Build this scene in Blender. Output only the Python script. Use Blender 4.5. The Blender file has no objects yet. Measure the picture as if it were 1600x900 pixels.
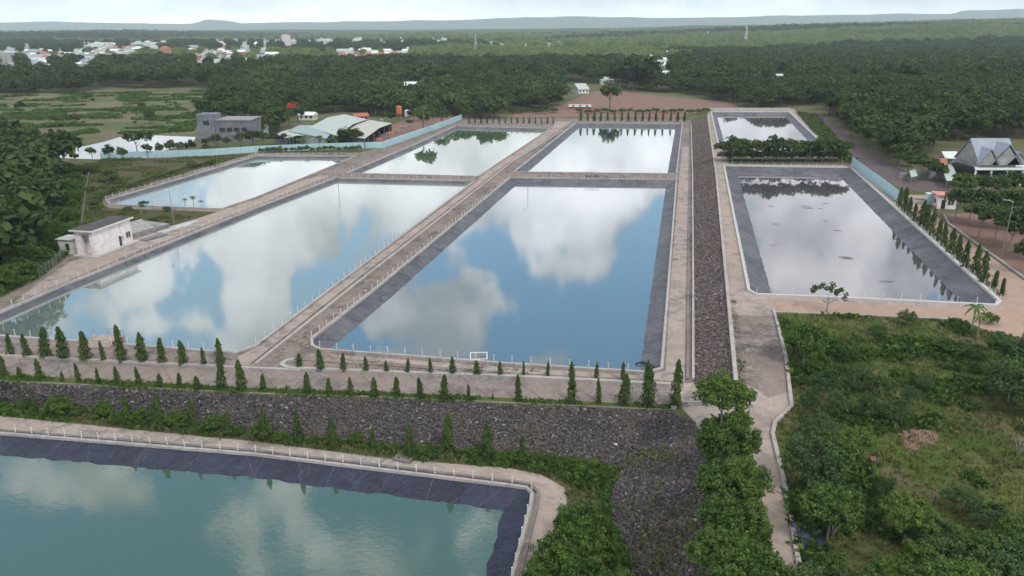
import bpy, bmesh, math, random
import numpy as np
from mathutils import Vector, Matrix, Euler
from mathutils.geometry import delaunay_2d_cdt
from mathutils.bvhtree import BVHTree
random.seed(7); rng = np.random.default_rng(7)
R = math.radians
S = bpy.context.scene; COL = S.collection

# ---------------------------------------------------------------- camera
F = 1200.0; HC = 44.0; HOR = 45.0
PITCH = math.atan((450 - HOR) / F); CP, SP = math.cos(PITCH), math.sin(PITCH)
cam_d = bpy.data.cameras.new('camera'); cam = bpy.data.objects.new('camera', cam_d); COL.objects.link(cam)
cam.location = (0, 0, HC); cam.rotation_euler = (math.pi / 2 - PITCH, 0, 0)
cam_d.sensor_width = 36; cam_d.lens = F / 1600 * 36; cam_d.clip_start = 1; cam_d.clip_end = 40000
S.camera = cam
def ray(px, py):
    X = (px - 800) / F; Y = -(py - 450) / F
    return Vector((X, CP + Y * SP, -SP + Y * CP))
def P(px, py, z=0.0):
    d = ray(px, py); t = (z - HC) / d.z
    return Vector((d.x * t, d.y * t, z))
def proj(p):
    x, y, z = p[0], p[1], p[2] - HC
    dep = y * CP - z * SP; up = y * SP + z * CP
    return 800 + F * x / dep, 450 - F * up / dep, dep
def mpp(p): return (p[1] * CP - (p[2] - HC) * SP) / F

# ---------------------------------------------------------------- render, sky, sun
S.render.engine = 'CYCLES'
S.view_settings.view_transform = 'Standard'; S.view_settings.look = 'None'
S.view_settings.gamma = 1; S.view_settings.exposure = 0.32; S.view_settings.use_curve_mapping = False
S.cycles.max_bounces = 6; S.cycles.diffuse_bounces = 2; S.cycles.glossy_bounces = 3
S.cycles.transparent_max_bounces = 6; S.cycles.volume_bounces = 1
SUN_EL, SUN_AZ = R(47), R(152)       # azimuth clockwise from north (+Y)
W = bpy.data.worlds.new('World'); S.world = W; W.use_nodes = True
nt = W.node_tree; nt.nodes.clear()
class NB:
    def __init__(s, t): s.t = t
    def n(s, ty, **k):
        x = s.t.nodes.new(ty)
        for a, b in k.items(): setattr(x, a, b)
        return x
    def l(s, a, b): s.t.links.new(a, b)
    def put(s, sock, v):
        if isinstance(v, bpy.types.NodeSocket): s.l(v, sock)
        elif v is not None: sock.default_value = v
    def m(s, op, a, b=None, c=None, clamp=False):
        x = s.n('ShaderNodeMath', operation=op); x.use_clamp = clamp
        s.put(x.inputs[0], a); s.put(x.inputs[1], b); s.put(x.inputs[2], c)
        return x.outputs[0]
    def v(s, op, a, b=None, out=0):
        x = s.n('ShaderNodeVectorMath', operation=op); s.put(x.inputs[0], a); s.put(x.inputs[1], b)
        return x.outputs[out]
    def noise(s, vec, scale, detail=4, rough=.55, out=0, dist=0.0):
        x = s.n('ShaderNodeTexNoise'); s.put(x.inputs['Vector'], vec); s.put(x.inputs['Scale'], scale)
        x.inputs['Detail'].default_value = detail; x.inputs['Roughness'].default_value = rough
        x.inputs['Distortion'].default_value = dist
        return x.outputs[out]
    def mr(s, v, a, b, c=0.0, d=1.0, smooth=False):
        x = s.n('ShaderNodeMapRange'); x.interpolation_type = 'SMOOTHSTEP' if smooth else 'LINEAR'
        s.put(x.inputs[0], v)
        for i, q in enumerate((a, b, c, d)): s.put(x.inputs[i + 1], q)
        return x.outputs[0]
    def mix(s, f, a, b, mode='MIX'):
        x = s.n('ShaderNodeMix'); x.data_type = 'RGBA'; x.blend_type = mode
        s.put(x.inputs[0], f)
        for i, q in ((6, a), (7, b)):
            if isinstance(q, (tuple, list)): q = (q[0], q[1], q[2], 1)
            s.put(x.inputs[i], q)
        return x.outputs[2]
b = NB(nt)
sky = b.n('ShaderNodeTexSky', sky_type='NISHITA', sun_disc=False, sun_elevation=SUN_EL, sun_rotation=SUN_AZ,
          altitude=100, air_density=1.0, dust_density=0.6, ozone_density=2.0)
tc = b.n('ShaderNodeTexCoord').outputs['Generated']
sx = b.n('ShaderNodeSeparateXYZ'); b.l(tc, sx.inputs[0])
dx, dy, dz = sx.outputs
ady = b.m('MAXIMUM', b.m('ABSOLUTE', dy), 0.12)
u = b.m('DIVIDE', dx, ady); v = b.m('DIVIDE', dz, ady)
cx = b.n('ShaderNodeCombineXYZ'); b.l(u, cx.inputs[0]); b.l(v, cx.inputs[1])
uv = cx.outputs[0]
wrp = b.v('SUBTRACT', b.noise(uv, 9.0, 3, .6, out=1), (.5, .5, .5))
wrp = b.v('MULTIPLY', wrp, (.17, .11, 0))
uvw = b.v('ADD', uv, wrp)
def uvpx(px, py):
    d = ray(px, py); return d.x / d.y, -d.z / d.y
def blobs(lst):
    acc = None
    for (px, py, rx, ry, w) in lst:
        c = uvpx(px, py); e = uvpx(px + rx, py); f = uvpx(px, py + ry)
        sx_ = 1 / max(1e-4, abs(e[0] - c[0])); sy_ = 1 / max(1e-4, abs(f[1] - c[1]))
        q = b.n('ShaderNodeVectorMath', operation='MULTIPLY_ADD'); b.l(uvw, q.inputs[0])
        q.inputs[1].default_value = (sx_, sy_, 0); q.inputs[2].default_value = (-c[0] * sx_, -c[1] * sy_, 0)
        L = b.v('DOT_PRODUCT', q.outputs[0], q.outputs[0], out=1)
        t = b.m('POWER', .33, L)
        acc = b.m('MULTIPLY', t, w) if acc is None else b.m('MULTIPLY_ADD', t, w, acc)
    return acc
CLOUDS = [(560, 420, 60, 60, .5), (250, 450, 60, 40, .5), (300,520,80,30,.5),  # where the clouds stand in the sky, named by where the ponds mirror them
 (900, 335, 120, 55, 1.2), (845, 368, 50, 30, .8), (965, 360, 55, 50, .9), (1005, 300, 60, 28, .8),
 (905, 425, 75, 30, 1.5), (870, 300, 100, 30, .8), (718, 385, 30, 22, .55), (735, 490, 125, 55, 1.0),
 (640, 500, 70, 40, .8), (850, 555, 95, 40, .8), (720, 430, 60, 20, .35), (640,570,140,40,.6),
 (475, 350, 70, 60, .9), (460, 420, 45, 55, .9), (650, 330, 110, 50, 1.0), (570, 300, 160, 30, .8),
 (385, 440, 55, 90, .9), (370, 520, 60, 60, .8), (200, 470, 90, 60, .6), (120, 500, 120, 40, .6), (400,350,120,50,.8),
 (240, 400, 60, 30, .6), (330, 380, 70, 30, .7),
 (1250, 350, 150, 90, .8), (1420, 410, 130, 70, 1.0), (1330, 300, 150, 60, .8), (1300,450,140,50,.7), (1200,430,80,40,.5),
 (75, 745, 150, 50, .9), (215, 770, 70, 60, .75), (110, 830, 40, 60, .5), (400, 760, 120, 50, .55), (470, 850, 140, 70, .8),
 (700, 800, 90, 45, .55), (330, 880, 50, 40, .5), (600, 870, 80, 60, .4), (750,870,60,60,.5)]
HOLES = [(545, 360, 15, 35, 1.0), (500, 450, 34, 26, 1.1), (320, 465, 30, 50, .9), (262, 500, 60, 22, .35), (1022, 420, 45, 120, 1.2),
 (930, 515, 120, 55, 1.4), (770, 385, 45, 50, .8), (565, 540, 26, 26, .9), (820, 470, 60, 50, .3), (930,240,45,12,.25),
 (40, 850, 70, 40, 1.0), (150, 850, 40, 50, .8), (290, 850, 60, 90, 1.2), (640, 790, 80, 50, .9), (700, 870, 40, 60, .7), (260,740,40,30,.4), (960,545,70,30,.8)]
dens = blobs(CLOUDS + [(a_, b__, c_, d_, -e_) for a_, b__, c_, d_, e_ in HOLES])
low = b.mr(v, 0.27, 0.13, 0.0, 1.1, smooth=True)
high = b.mr(v, 0.75, 1.1, 0.0, 0.9, smooth=True)
dens = b.m('ADD', b.m('ADD', dens, low), high)
fb = b.noise(uv, 13.0, 8, .64, dist=.25)
dens = b.m('ADD', dens, b.m('MULTIPLY', b.m('SUBTRACT', fb, .5), 3.6))
cov = b.mr(dens, 0.30, 0.74, 0.0, 1.0, smooth=True)
shade = b.noise(uvw, 5.0, 3, .5)
GREY = blobs([(1270, 370, 130, 110, .75), (735, 500, 140, 55, 1.0), (620, 560, 140, 40, .6), (200, 490, 180, 60, .8), (400, 740, 700, 70, .5), (480,850,200,70,.6), (860,560,90,40,.5)])
br = b.m('SUBTRACT', b.m('ADD', b.mr(shade, .36, .64, .48, 1.06), b.mr(dens, .6, 1.7, -.06, .16)), b.m('MULTIPLY', GREY, .30))
br = b.m('MULTIPLY', b.m('MAXIMUM', br, .4), b.m('ADD', b.mr(v, .75, 1.3, 1.0, 2.1, smooth=True), b.mr(v, .30, .14, 0.0, .45, smooth=True)))  # unseen overhead clouds brightened to add ambient and haze light
cc = b.n('ShaderNodeCombineColor')
CLOUD_GAIN = 9.0
b.l(b.m('MULTIPLY', br, CLOUD_GAIN * .985), cc.inputs[0]); b.l(b.m('MULTIPLY', br, CLOUD_GAIN * .99), cc.inputs[1]); b.l(b.m('MULTIPLY', br, CLOUD_GAIN * 1.02), cc.inputs[2])
skyc = b.mix(1.0, sky.outputs[0], (1.08, 1.26, 1.2), 'MULTIPLY')
colr = b.mix(b.m('MULTIPLY', cov, .97), skyc, cc.outputs[0])
haz = b.mr(v, 0.0, 0.05, 1.0, 0.0, smooth=True)
hn = b.mr(b.noise(b.v('MULTIPLY', uv, (1, 5, 1)), 6.0, 3, .6), .35, .65)
hz = b.mix(hn, (15.0, 18.0, 21.0), (21.0, 21.5, 22.0))
colr = b.mix(b.m('MULTIPLY', haz, .85), colr, hz)
bg = b.n('ShaderNodeBackground'); b.l(colr, bg.inputs[0]); bg.inputs[1].default_value = 0.085
wo = b.n('ShaderNodeOutputWorld'); b.l(bg.outputs[0], wo.inputs[0])
sd = bpy.data.lights.new('sun', 'SUN'); sd.energy = 1.5; sd.angle = R(10); sd.color = (1, .96, .9)
so = bpy.data.objects.new('sun', sd); COL.objects.link(so)
so.rotation_euler = (math.pi / 2 - SUN_EL, 0, math.pi - SUN_AZ)
so.location = (0, 0, 300)

# ---------------------------------------------------------------- materials
MATS = {}
def newmat(name):
    m = bpy.data.materials.new(name); m.use_nodes = True; m.node_tree.nodes.clear(); MATS[name] = m
    return m, NB(m.node_tree)
def finish(b_, col, rough=.85, bump=None, bstr=.3, bdist=.1, spec=.3, metal=0.0, trans=None):
    p = b_.n('ShaderNodeBsdfPrincipled')
    b_.put(p.inputs['Base Color'], col if isinstance(col, bpy.types.NodeSocket) else (col[0], col[1], col[2], 1))
    b_.put(p.inputs['Roughness'], rough); p.inputs['Specular IOR Level'].default_value = spec; p.inputs['Metallic'].default_value = metal
    if bump is not None:
        q = b_.n('ShaderNodeBump'); q.inputs['Strength'].default_value = bstr; q.inputs['Distance'].default_value = bdist
        b_.l(bump, q.inputs['Height']); b_.l(q.outputs[0], p.inputs['Normal'])
    o = b_.n('ShaderNodeOutputMaterial'); sh = p.outputs[0]
    if trans is not None:
        t = b_.n('ShaderNodeBsdfTranslucent'); b_.put(t.inputs[0], trans)
        mx = b_.n('ShaderNodeMixShader'); mx.inputs[0].default_value = .25
        b_.l(sh, mx.inputs[1]); b_.l(t.outputs[0], mx.inputs[2]); sh = mx.outputs[0]
    b_.l(sh, o.inputs[0])
def pos(b_, sc=(1, 1, 1)):
    g = b_.n('ShaderNodeNewGeometry').outputs['Position']
    return g if sc == (1, 1, 1) else b_.v('MULTIPLY', g, sc)
def plain(name, c, rough=.7, var=.25, scale=1.2, spec=.3, metal=0):
    m, q = newmat(name); p = pos(q)
    n = q.noise(p, scale, 6, .65); f = q.mr(n, .3, .7, 1 - var, 1 + var * .6)
    k = q.mix(1.0, c, (1, 1, 1), 'MIX')
    cc_ = q.v('SCALE', (c[0], c[1], c[2]));  sc_ = cc_.node; q.l(f, sc_.inputs[3])
    finish(q, cc_, rough, n, .2, .05, spec, metal)
    return m
def concrete(name, base, dark, soil, fine=.6, damp=.5, blotch=(.12, .12, .12), th=.48, joint=0):
    m, q = newmat(name); p = pos(q)
    n1 = q.noise(p, .42, 7, .72, dist=.4); n2 = q.noise(p, 1.9, 6, .75); n3 = q.noise(pos(q, blotch), 1.0, 5, .6, dist=.6)
    n4 = q.noise(p, .09, 4, .6)
    c = q.mix(q.mr(n2, .35, .7, 0, fine), base, dark)
    c = q.mix(q.mr(n1, th, th + .16, 0, damp), c, dark)
    c = q.mix(q.mr(n3, .50, .62, 0, .75), c, soil)
    c = q.mix(q.mr(n4, .35, .65, 0, .45), c, (base[0] * 1.04, base[1] * .94, base[2] * .88))
    if joint:
        sp = q.n('ShaderNodeSeparateXYZ'); q.l(p, sp.inputs[0])
        w1 = q.m('FRACT', q.m('DIVIDE', q.m('ADD', sp.outputs[0], q.m('MULTIPLY', sp.outputs[1], .7 if joint == 1 else .15)), 6.5 if joint == 1 else 5.0))
        c = q.mix(q.m('MULTIPLY', q.m('LESS_THAN', w1, .03), q.mr(n1, .3, .55, .2, .8)), c, dark)
    finish(q, c, .95, n2, .5, .08, .15)
    return m
M_ROAD = concrete('pink_concrete', (.39, .335, .30), (.13, .115, .108), (.30, .24, .20), .75, .9, th=.46)
M_BANK = concrete('dirty_bank', (.29, .25, .228), (.07, .062, .057), (.19, .15, .128), 1.0, .92, th=.43)
M_TERR = concrete('terrace_concrete', (.265, .225, .205), (.10, .09, .085), (.21, .17, .145), .9, .95, joint=1)
M_DIRT = concrete('orange_dirt', (.38, .28, .22), (.20, .16, .14), (.30, .215, .165), .7, .6)
M_REDF = concrete('red_field', (.24, .145, .12), (.12, .08, .07), (.16, .13, .085), .8, .8)
M_ASPH = concrete('old_road', (.115, .092, .095), (.07, .06, .062), (.13, .10, .09), .4, .4)
M_KERB = concrete('kerb_concrete', (.42, .40, .385), (.15, .14, .135), (.30, .27, .25), .6, .6)
M_KERBD = concrete('kerb_dark', (.24, .22, .21), (.07, .065, .062), (.14, .12, .11), .8, .9)
M_KERBW = concrete('kerb_white', (.52, .51, .50), (.38, .36, .34), (.5, .46, .42), .3, .3)
def grass(name, g1, g2, g3, soil, thr=.55, sc=.12):
    m, q = newmat(name); p = pos(q)
    a = q.noise(p, sc, 6, .65, dist=.4); c_ = q.noise(p, 1.3, 6, .7); d = q.noise(p, 6.0, 4, .7); e = q.noise(p, sc * 2.3, 5, .6)
    c = q.mix(q.mr(a, .4, .62), g1, g2)
    c = q.mix(q.mr(e, .5, .62, 0, .7), c, g3)
    c = q.mix(q.mr(c_, .42, .72, 0, .5), c, (g1[0] * .4, g1[1] * .45, g1[2] * .4))
    c = q.mix(q.mr(q.noise(p, sc * 1.4, 5, .6), thr, thr + .1, 0, .85), c, soil)
    hh = q.m('ADD', c_, q.m('MULTIPLY', d, .5))
    finish(q, c, .95, hh, 1.0, .5, .1)
    return m
M_GRASS = grass('grass_ground', (.085, .135, .03), (.14, .165, .045), (.18, .165, .075), (.22, .15, .11), .57, .09)
M_FIELD = grass('field_ground', (.10, .13, .05), (.16, .145, .085), (.21, .175, .125), (.19, .14, .115), .6, .018)
M_FOREST = grass('forest_floor', (.022, .042, .014), (.03, .052, .018), (.04, .05, .02), (.05, .045, .03), .62, .05)
M_YARD = grass('yard_ground', (.07, .10, .032), (.09, .10, .04), (.12, .085, .06), (.14, .09, .075), .5, .10)
def stone(nm, tn):
    m, q = newmat(nm); p = pos(q)
    vo = q.n('ShaderNodeTexVoronoi'); vo.inputs['Scale'].default_value = 2.7; q.l(p, vo.inputs['Vector'])
    ve = q.n('ShaderNodeTexVoronoi'); ve.feature = 'DISTANCE_TO_EDGE'; ve.inputs['Scale'].default_value = 2.7; q.l(p, ve.inputs['Vector'])
    sp = q.n('ShaderNodeSeparateColor'); q.l(vo.outputs['Color'], sp.inputs[0])
    c = q.mix(q.mr(sp.outputs[0], 0.1, 1), (.04, .035, .037), (.15, .135, .137))
    c = q.mix(q.mr(sp.outputs[1], .86, .93, 0, .6), c, (.30, .27, .26))
    c = q.mix(q.mr(ve.outputs[0], 0.0, .09, .85, 0), c, (.035, .03, .03))
    a = q.noise(p, .16, 6, .65, dist=.5)
    c = q.mix(q.mr(a, .52, .66, 0, .6), c, (.125, .092, .075))
    c = q.mix(q.mr(q.noise(p, .3, 5, .7), .60, .70, 0, .45), c, (.07, .085, .04))
    c = q.mix(1.0, c, tn, 'MULTIPLY'); hh = q.m('MINIMUM', ve.outputs[0], .25)
    finish(q, c, .9, hh, 1.0, .8, .2)
    return m
M_STONE = stone('rubble_stone', (1, 1, 1)); M_STONEB = stone('brown_rubble', (1.5, 1.35, 1.25))
def liner(name, c1, c2):
    m, q = newmat(name); p = pos(q)
    a = q.noise(p, .28, 5, .6, dist=1.5); d = q.noise(p, 2.2, 5, .6, dist=1.0); e = q.noise(p, .1, 3, .5)
    wv = q.n('ShaderNodeTexWave'); wv.inputs['Scale'].default_value = .22; wv.inputs['Distortion'].default_value = 6; wv.inputs['Detail'].default_value = 3
    wv.inputs['Detail Scale'].default_value = .5
    wp = q.v('ADD', p, (3.3, 1.2, 0)); q.l(wp, wv.inputs['Vector'])
    c = q.mix(q.mr(a, .38, .62), c1, c2)
    c = q.mix(q.mr(e, .5, .65, 0, .45), c, (c2[0] * 1.5, c2[1] * 1.42, c2[2] * 1.3))
    c = q.mix(q.mr(q.noise(p, .9, 5, .7, dist=2.5), .60, .68, 0, .45), c, (c2[0] * 1.9, c2[1] * 1.8, c2[2] * 1.6))
    hh = q.m('ADD', q.m('MULTIPLY', q.noise(p, .5, 4, .6, dist=1.0), 1.2), q.m('MULTIPLY', d, .5))
    finish(q, c, .5, hh, .9, .5, .45)
    return m
M_LINER = liner('liner_plastic', (.056, .058, .070), (.108, .109, .125))
M_LINERB = liner('liner_plastic_navy', (.010, .013, .030), (.021, .026, .054))
M_SEAM = plain('seam', (.075, .078, .10), .5, .4, 1.5, .5)
def water(name, murk, refl, rscale, rstr, lo=0.0):
    m, q = newmat(name); p = pos(q)
    lw = q.n('ShaderNodeLayerWeight'); lw.inputs[0].default_value = .5
    n1 = q.noise(pos(q, (1, 1.6, 1)), rscale, 4, .6, dist=.5)
    msk = q.mr(q.noise(p, .06, 4, .6), .35, .65, .15, 1.0)
    bp = q.n('ShaderNodeBump'); bp.inputs['Distance'].default_value = .02
    q.l(q.m('MULTIPLY', msk, rstr), bp.inputs['Strength']); q.l(n1, bp.inputs['Height'])
    df = q.n('ShaderNodeBsdfDiffuse')
    c = q.mix(q.mr(q.noise(p, .03, 3, .5), .3, .7), murk, (murk[0] * 1.15, murk[1] * 1.08, murk[2]))
    q.l(c, df.inputs[0])
    gl = q.n('ShaderNodeBsdfGlossy'); gl.inputs['Roughness'].default_value = .03; gl.inputs[0].default_value = (1, 1, 1, 1)
    q.l(bp.outputs[0], gl.inputs['Normal'])
    mx = q.n('ShaderNodeMixShader'); q.l(q.m('MULTIPLY', lw.outputs['Facing'], refl), mx.inputs[0])
    q.l(df.outputs[0], mx.inputs[1]); q.l(gl.outputs[0], mx.inputs[2])
    o = q.n('ShaderNodeOutputMaterial'); q.l(mx.outputs[0], o.inputs[0])
    return m
W_BLUE = water('pond_water_blue', (.045, .10, .12), .92, 1.3, .17)
W_PALE = water('pond_water_pale', (.17, .235, .225), .84, 1.3, .17)
W_GREEN = water('pond_water_green', (.09, .16, .10), .86, 1.2, .08)
W_DARK = water('pond_water_dark', (.10, .095, .12), .76, 1.0, .12)
W_TEAL = water('pond_water_teal', (.048, .100, .072), .66, 1.1, .45)
def leaf(name, c1, c2, tip, inst=True):
    m, q = newmat(name)
    oi = q.n('ShaderNodeObjectInfo'); g = q.n('ShaderNodeNewGeometry')
    rnd = oi.outputs['Random']; n = q.noise(g.outputs['Position'], .55, 4, .6)
    ri = g.outputs['Random Per Island']
    c = q.mix(q.m('MULTIPLY', q.m('ADD', q.m('MULTIPLY', rnd, 1.4), q.m('MULTIPLY', q.mr(n, .3, .7), .6)), .5), c1, c2)
    c = q.mix(q.mr(ri, .55, 1.0, 0, .55), c, tip)
    finish(q, c, .7, None, spec=.2, trans=c)
    return m
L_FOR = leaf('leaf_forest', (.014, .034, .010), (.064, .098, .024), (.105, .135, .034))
L_PALE_SUNLIT = leaf('leaf_plantation_sunlit', (.08, .125, .035), (.22, .28, .08), (.28, .33, .11))  # own pale leaf green, lightened to stand in for the sunlit band
L_MID = leaf('leaf_mixed', (.026, .058, .017), (.090, .128, .036), (.14, .17, .055))
L_COL = leaf('leaf_columnar', (.026, .060, .012), (.06, .10, .02), (.12, .155, .03))
L_NEAR = leaf('leaf_near', (.036, .084, .018), (.100, .160, .032), (.20, .27, .055))
L_BLUE = leaf('leaf_bluish', (.040, .086, .030), (.092, .145, .045), (.15, .20, .065))
L_BUSH = leaf('leaf_bush', (.045, .10, .018), (.085, .145, .026), (.14, .20, .045))
L_DRY = leaf('leaf_dry_grass', (.09, .12, .035), (.15, .15, .055), (.22, .20, .09))
BARK = plain('bark', (.13, .105, .085), .95, .4, 3)
BARKP = plain('bark_pale', (.27, .25, .22), .95, .3, 3)
WHITE = plain('white_paint', (.74, .74, .72), .6, .15, 2)
PINK = plain('pink_wall', (.76, .68, .67), .85, .22, .9)
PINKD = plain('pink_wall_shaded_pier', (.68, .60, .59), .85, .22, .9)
ROOFD = plain('dark_roof', (.075, .072, .08), .9, .4, .7)
DARK = plain('dark_opening', (.03, .03, .032), .6, .2, 1)
GLASS = plain('window_glass', (.04, .05, .06), .15, .2, 1, .6)
CONC = plain('grey_concrete', (.26, .25, .245), .9, .35, .8)
CONCD = plain('grey_block', (.19, .19, .21), .9, .45, .5)
CONCL = plain('pale_concrete', (.46, .45, .43), .9, .25, .9)
STEEL = plain('steel', (.32, .33, .34), .5, .2, 2, .5, .6)
RUST = plain('rust', (.22, .10, .06), .9, .4, 2)
ORANGE = plain('orange_paint', (.50, .17, .07), .6, .2, 1)
RED = plain('red_paint', (.55, .045, .03), .5, .2, 1)
REDROOF = plain('red_roof', (.36, .13, .09), .8, .3, .8)
PINKR = plain('salmon_wall', (.55, .25, .20), .8, .25, .5)
GABLE = plain('grey_gable', (.30, .295, .285), .85, .3, .6)
CREAM = plain('cream_wall', (.62, .60, .54), .8, .2, .5)
BLUEW = plain('pale_blue_wall', (.50, .55, .56), .8, .2, .5)
def sheet_mat(name, c, period=1.0, dirt=.3, axis=0):
    m, q = newmat(name); tcn = q.n('ShaderNodeTexCoord').outputs['Object']
    s_ = q.n('ShaderNodeSeparateXYZ'); q.l(tcn, s_.inputs[0])
    w_ = q.m('SINE', q.m('MULTIPLY', s_.outputs[axis], 6.283 / period))
    n = q.noise(tcn, .6, 6, .65)
    k = q.mix(q.mr(n, .4, .75, 0, dirt), c, (c[0] * .45, c[1] * .42, c[2] * .40))
    k = q.mix(q.mr(w_, .7, 1, 0, .25), k, (c[0] * .6, c[1] * .6, c[2] * .6))
    finish(q, k, .5, w_, .3, .05, .4)
    return m
SHEETB = sheet_mat('light_blue_sheet', (.40, .58, .62), 1.2, .25)
ROOFG = sheet_mat('green_grey_roof', (.40, .46, .42), 1.5, .3)
ROOFG2 = sheet_mat('beige_roof', (.44, .44, .38), 1.5, .3)
ROOFT = sheet_mat('teal_roof', (.27, .36, .35), 1.5, .3)
ROOFW = sheet_mat('white_roof', (.66, .69, .66), 1.2, .2)
ROOFS = sheet_mat('slate_roof', (.27, .30, .35), .8, .35)
TARP = plain('blue_tarp', (.05, .06, .13), .4, .4, 1.5, .5)

# ---------------------------------------------------------------- object helpers
def tag(o, label=None, cat=None, group=None, kind=None):
    if label: o['label'] = label
    if cat: o['category'] = cat
    if group: o['group'] = group
    if kind: o['kind'] = kind
    return o
def empty(name, loc, rz=0, label=None, cat=None, group=None):
    o = bpy.data.objects.new(name, None); COL.objects.link(o); o.location = loc; o.rotation_euler = (0, 0, rz)
    o.empty_display_size = .5
    return tag(o, label, cat, group)
def meshobj(name, me, parent=None):
    o = bpy.data.objects.new(name, me); COL.objects.link(o)
    if parent is not None: o.parent = parent
    return o
def npmesh(name, V, Fq, mat, smooth=False):
    """V (n,3), Fq (m,k) all the same k"""
    V = np.asarray(V, dtype=np.float32); Fq = np.asarray(Fq, dtype=np.int32)
    me = bpy.data.meshes.new(name); k = Fq.shape[1]
    me.vertices.add(len(V)); me.vertices.foreach_set('co', V.ravel())
    me.loops.add(Fq.size); me.loops.foreach_set('vertex_index', Fq.ravel())
    me.polygons.add(len(Fq)); me.polygons.foreach_set('loop_start', np.arange(len(Fq), dtype=np.int32) * k)
    me.polygons.foreach_set('loop_total', np.full(len(Fq), k, dtype=np.int32))
    if smooth: me.polygons.foreach_set('use_smooth', np.ones(len(Fq), dtype=bool))
    me.update(calc_edges=True); me.materials.append(mat)
    return me
class MB:
    def __init__(s): s.bm = bmesh.new()
    def box(s, x0, x1, y0, y1, z0, z1, M=None):
        vs = [s.bm.verts.new(Vector((x, y, z)) if M is None else M @ Vector((x, y, z))) for z in (z0, z1) for x, y in ((x0, y0), (x1, y0), (x1, y1), (x0, y1))]
        for f in ((3, 2, 1, 0), (4, 5, 6, 7), (0, 1, 5, 4), (1, 2, 6, 5), (2, 3, 7, 6), (3, 0, 4, 7)): s.bm.faces.new([vs[i] for i in f])
        return s
    def poly(s, pts):
        s.bm.faces.new([s.bm.verts.new(Vector(p)) for p in pts]); return s
    def prism(s, pts, off):
        a = [s.bm.verts.new(Vector(p)) for p in pts]; c = [s.bm.verts.new(Vector(p) + Vector(off)) for p in pts]
        n = len(a); s.bm.faces.new(a[::-1]); s.bm.faces.new(c)
        for i in range(n): s.bm.faces.new([a[i], a[(i + 1) % n], c[(i + 1) % n], c[i]])
        return s
    def tube(s, pts, rad, n=6, caps=True):
        rings = []
        for i, p in enumerate(pts):
            p = Vector(p); q = Vector(pts[min(i + 1, len(pts) - 1)]) - Vector(pts[max(i - 1, 0)])
            q.normalize(); a = q.orthogonal().normalized(); c = q.cross(a)
            r = rad[i] if isinstance(rad, (list, tuple)) else rad
            rings.append([s.bm.verts.new(p + (a * math.cos(2 * math.pi * k / n) + c * math.sin(2 * math.pi * k / n)) * r) for k in range(n)])
        for i in range(len(rings) - 1):
            for k in range(n): s.bm.faces.new([rings[i][k], rings[i][(k + 1) % n], rings[i + 1][(k + 1) % n], rings[i + 1][k]])
        if caps: s.bm.faces.new(rings[0][::-1]); s.bm.faces.new(rings[-1])
        return s
    def mesh(s, name, mat):
        bmesh.ops.recalc_face_normals(s.bm, faces=s.bm.faces)
        me = bpy.data.meshes.new(name); s.bm.to_mesh(me); s.bm.free(); me.materials.append(mat); return me
    def build(s, name, mat, parent=None): return meshobj(name, s.mesh(name, mat), parent)
def copy_tree(o, parent=None):
    c = o.copy(); COL.objects.link(c)
    if parent is not None: c.parent = parent
    for ch in o.children: copy_tree(ch, c)
    return c
def inpoly(pts, x, y):
    r = False; n = len(pts); j = n - 1
    for i in range(n):
        xi, yi = pts[i][0], pts[i][1]; xj, yj = pts[j][0], pts[j][1]
        if (yi > y) != (yj > y) and x < (xj - xi) * (y - yi) / (yj - yi) + xi: r = not r
        j = i
    return r

# ---------------------------------------------------------------- terrain layout (photo pixel -> real place on its level)
ZM, ZR, ZN = 0.0, 3.0, -3.7
def px3(lst, z=None):
    return [P(p[0], p[1], p[2] if len(p) > 2 else z) for p in lst]
POND = {
 'A': (ZM, [(172, 320), (345, 327), (400, 309), (556, 244), (400, 244), (290, 277), (166, 313)]),
 'B': (ZM, [(-78, 521), (0, 526), (200, 540), (368, 553), (400, 541), (520, 450), (742, 283), (525, 278), (400, 325), (90, 450), (0, 489)]),
 'C': (ZM, [(500, 547), (800, 570), (1012, 583), (1034, 577), (1044, 450), (1057, 281), (797, 278), (590, 449), (487, 530), (488, 541)]),
 'D': (ZM, [(541, 271), (747, 276), (860, 201), (712, 197), (650, 225)]),
 'E': (ZM, [(803, 269), (1057, 272), (1066, 194), (900, 192)]),
 'F': (ZR, [(1170, 455), (1182, 461), (1350, 468), (1555, 478), (1562, 472), (1537, 449), (1329, 262), (1131, 259)]),
 'G': (ZR, [(1124, 233), (1293, 236), (1281, 221), (1233, 175), (1111, 175)]),
 'H': (ZN, [(-420, 1150), (760, 1150), (800, 905), (811, 860), (829, 790), (831, 772), (822, 763), (800, 760), (400, 711), (0, 678), (-420, 645)]),
}
SC = [(-420, 560, -.4), (0, 596, -.4), (200, 607, -.4), (400, 617, -.4), (600, 623, -.4), (800, 632, -.4), (950, 638, -.4), (1050, 643, -.4)]
ST = [(-420, 590, ZN), (0, 632, ZN), (200, 656, ZN), (400, 678, ZN), (600, 697, ZN), (800, 713, ZN), (900, 723, ZN), (970, 732, ZN)]
SC2 = [(1085, 658, .8), (1103, 692, 2.2), (1108, 760, 3), (1112, 900, 3), (1120, 1150, 3)]
ST2 = [(952, 770, ZN), (955, 830, ZN), (962, 900, ZN), (985, 1150, ZN)]
MT = [(1083, 598, 0), (1083, 450, 0), (1082, 275, 0), (1080, 189, 0)]
MC = [(1150, 602, 3), (1135, 450, 3), (1118, 275, 3), (1105, 182, 3)]
REG = []   # (object name, material, pixel polygon with heights)
def reg(name, mat, pts, z=None): REG.append((name, mat, px3(pts, z)))
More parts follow.
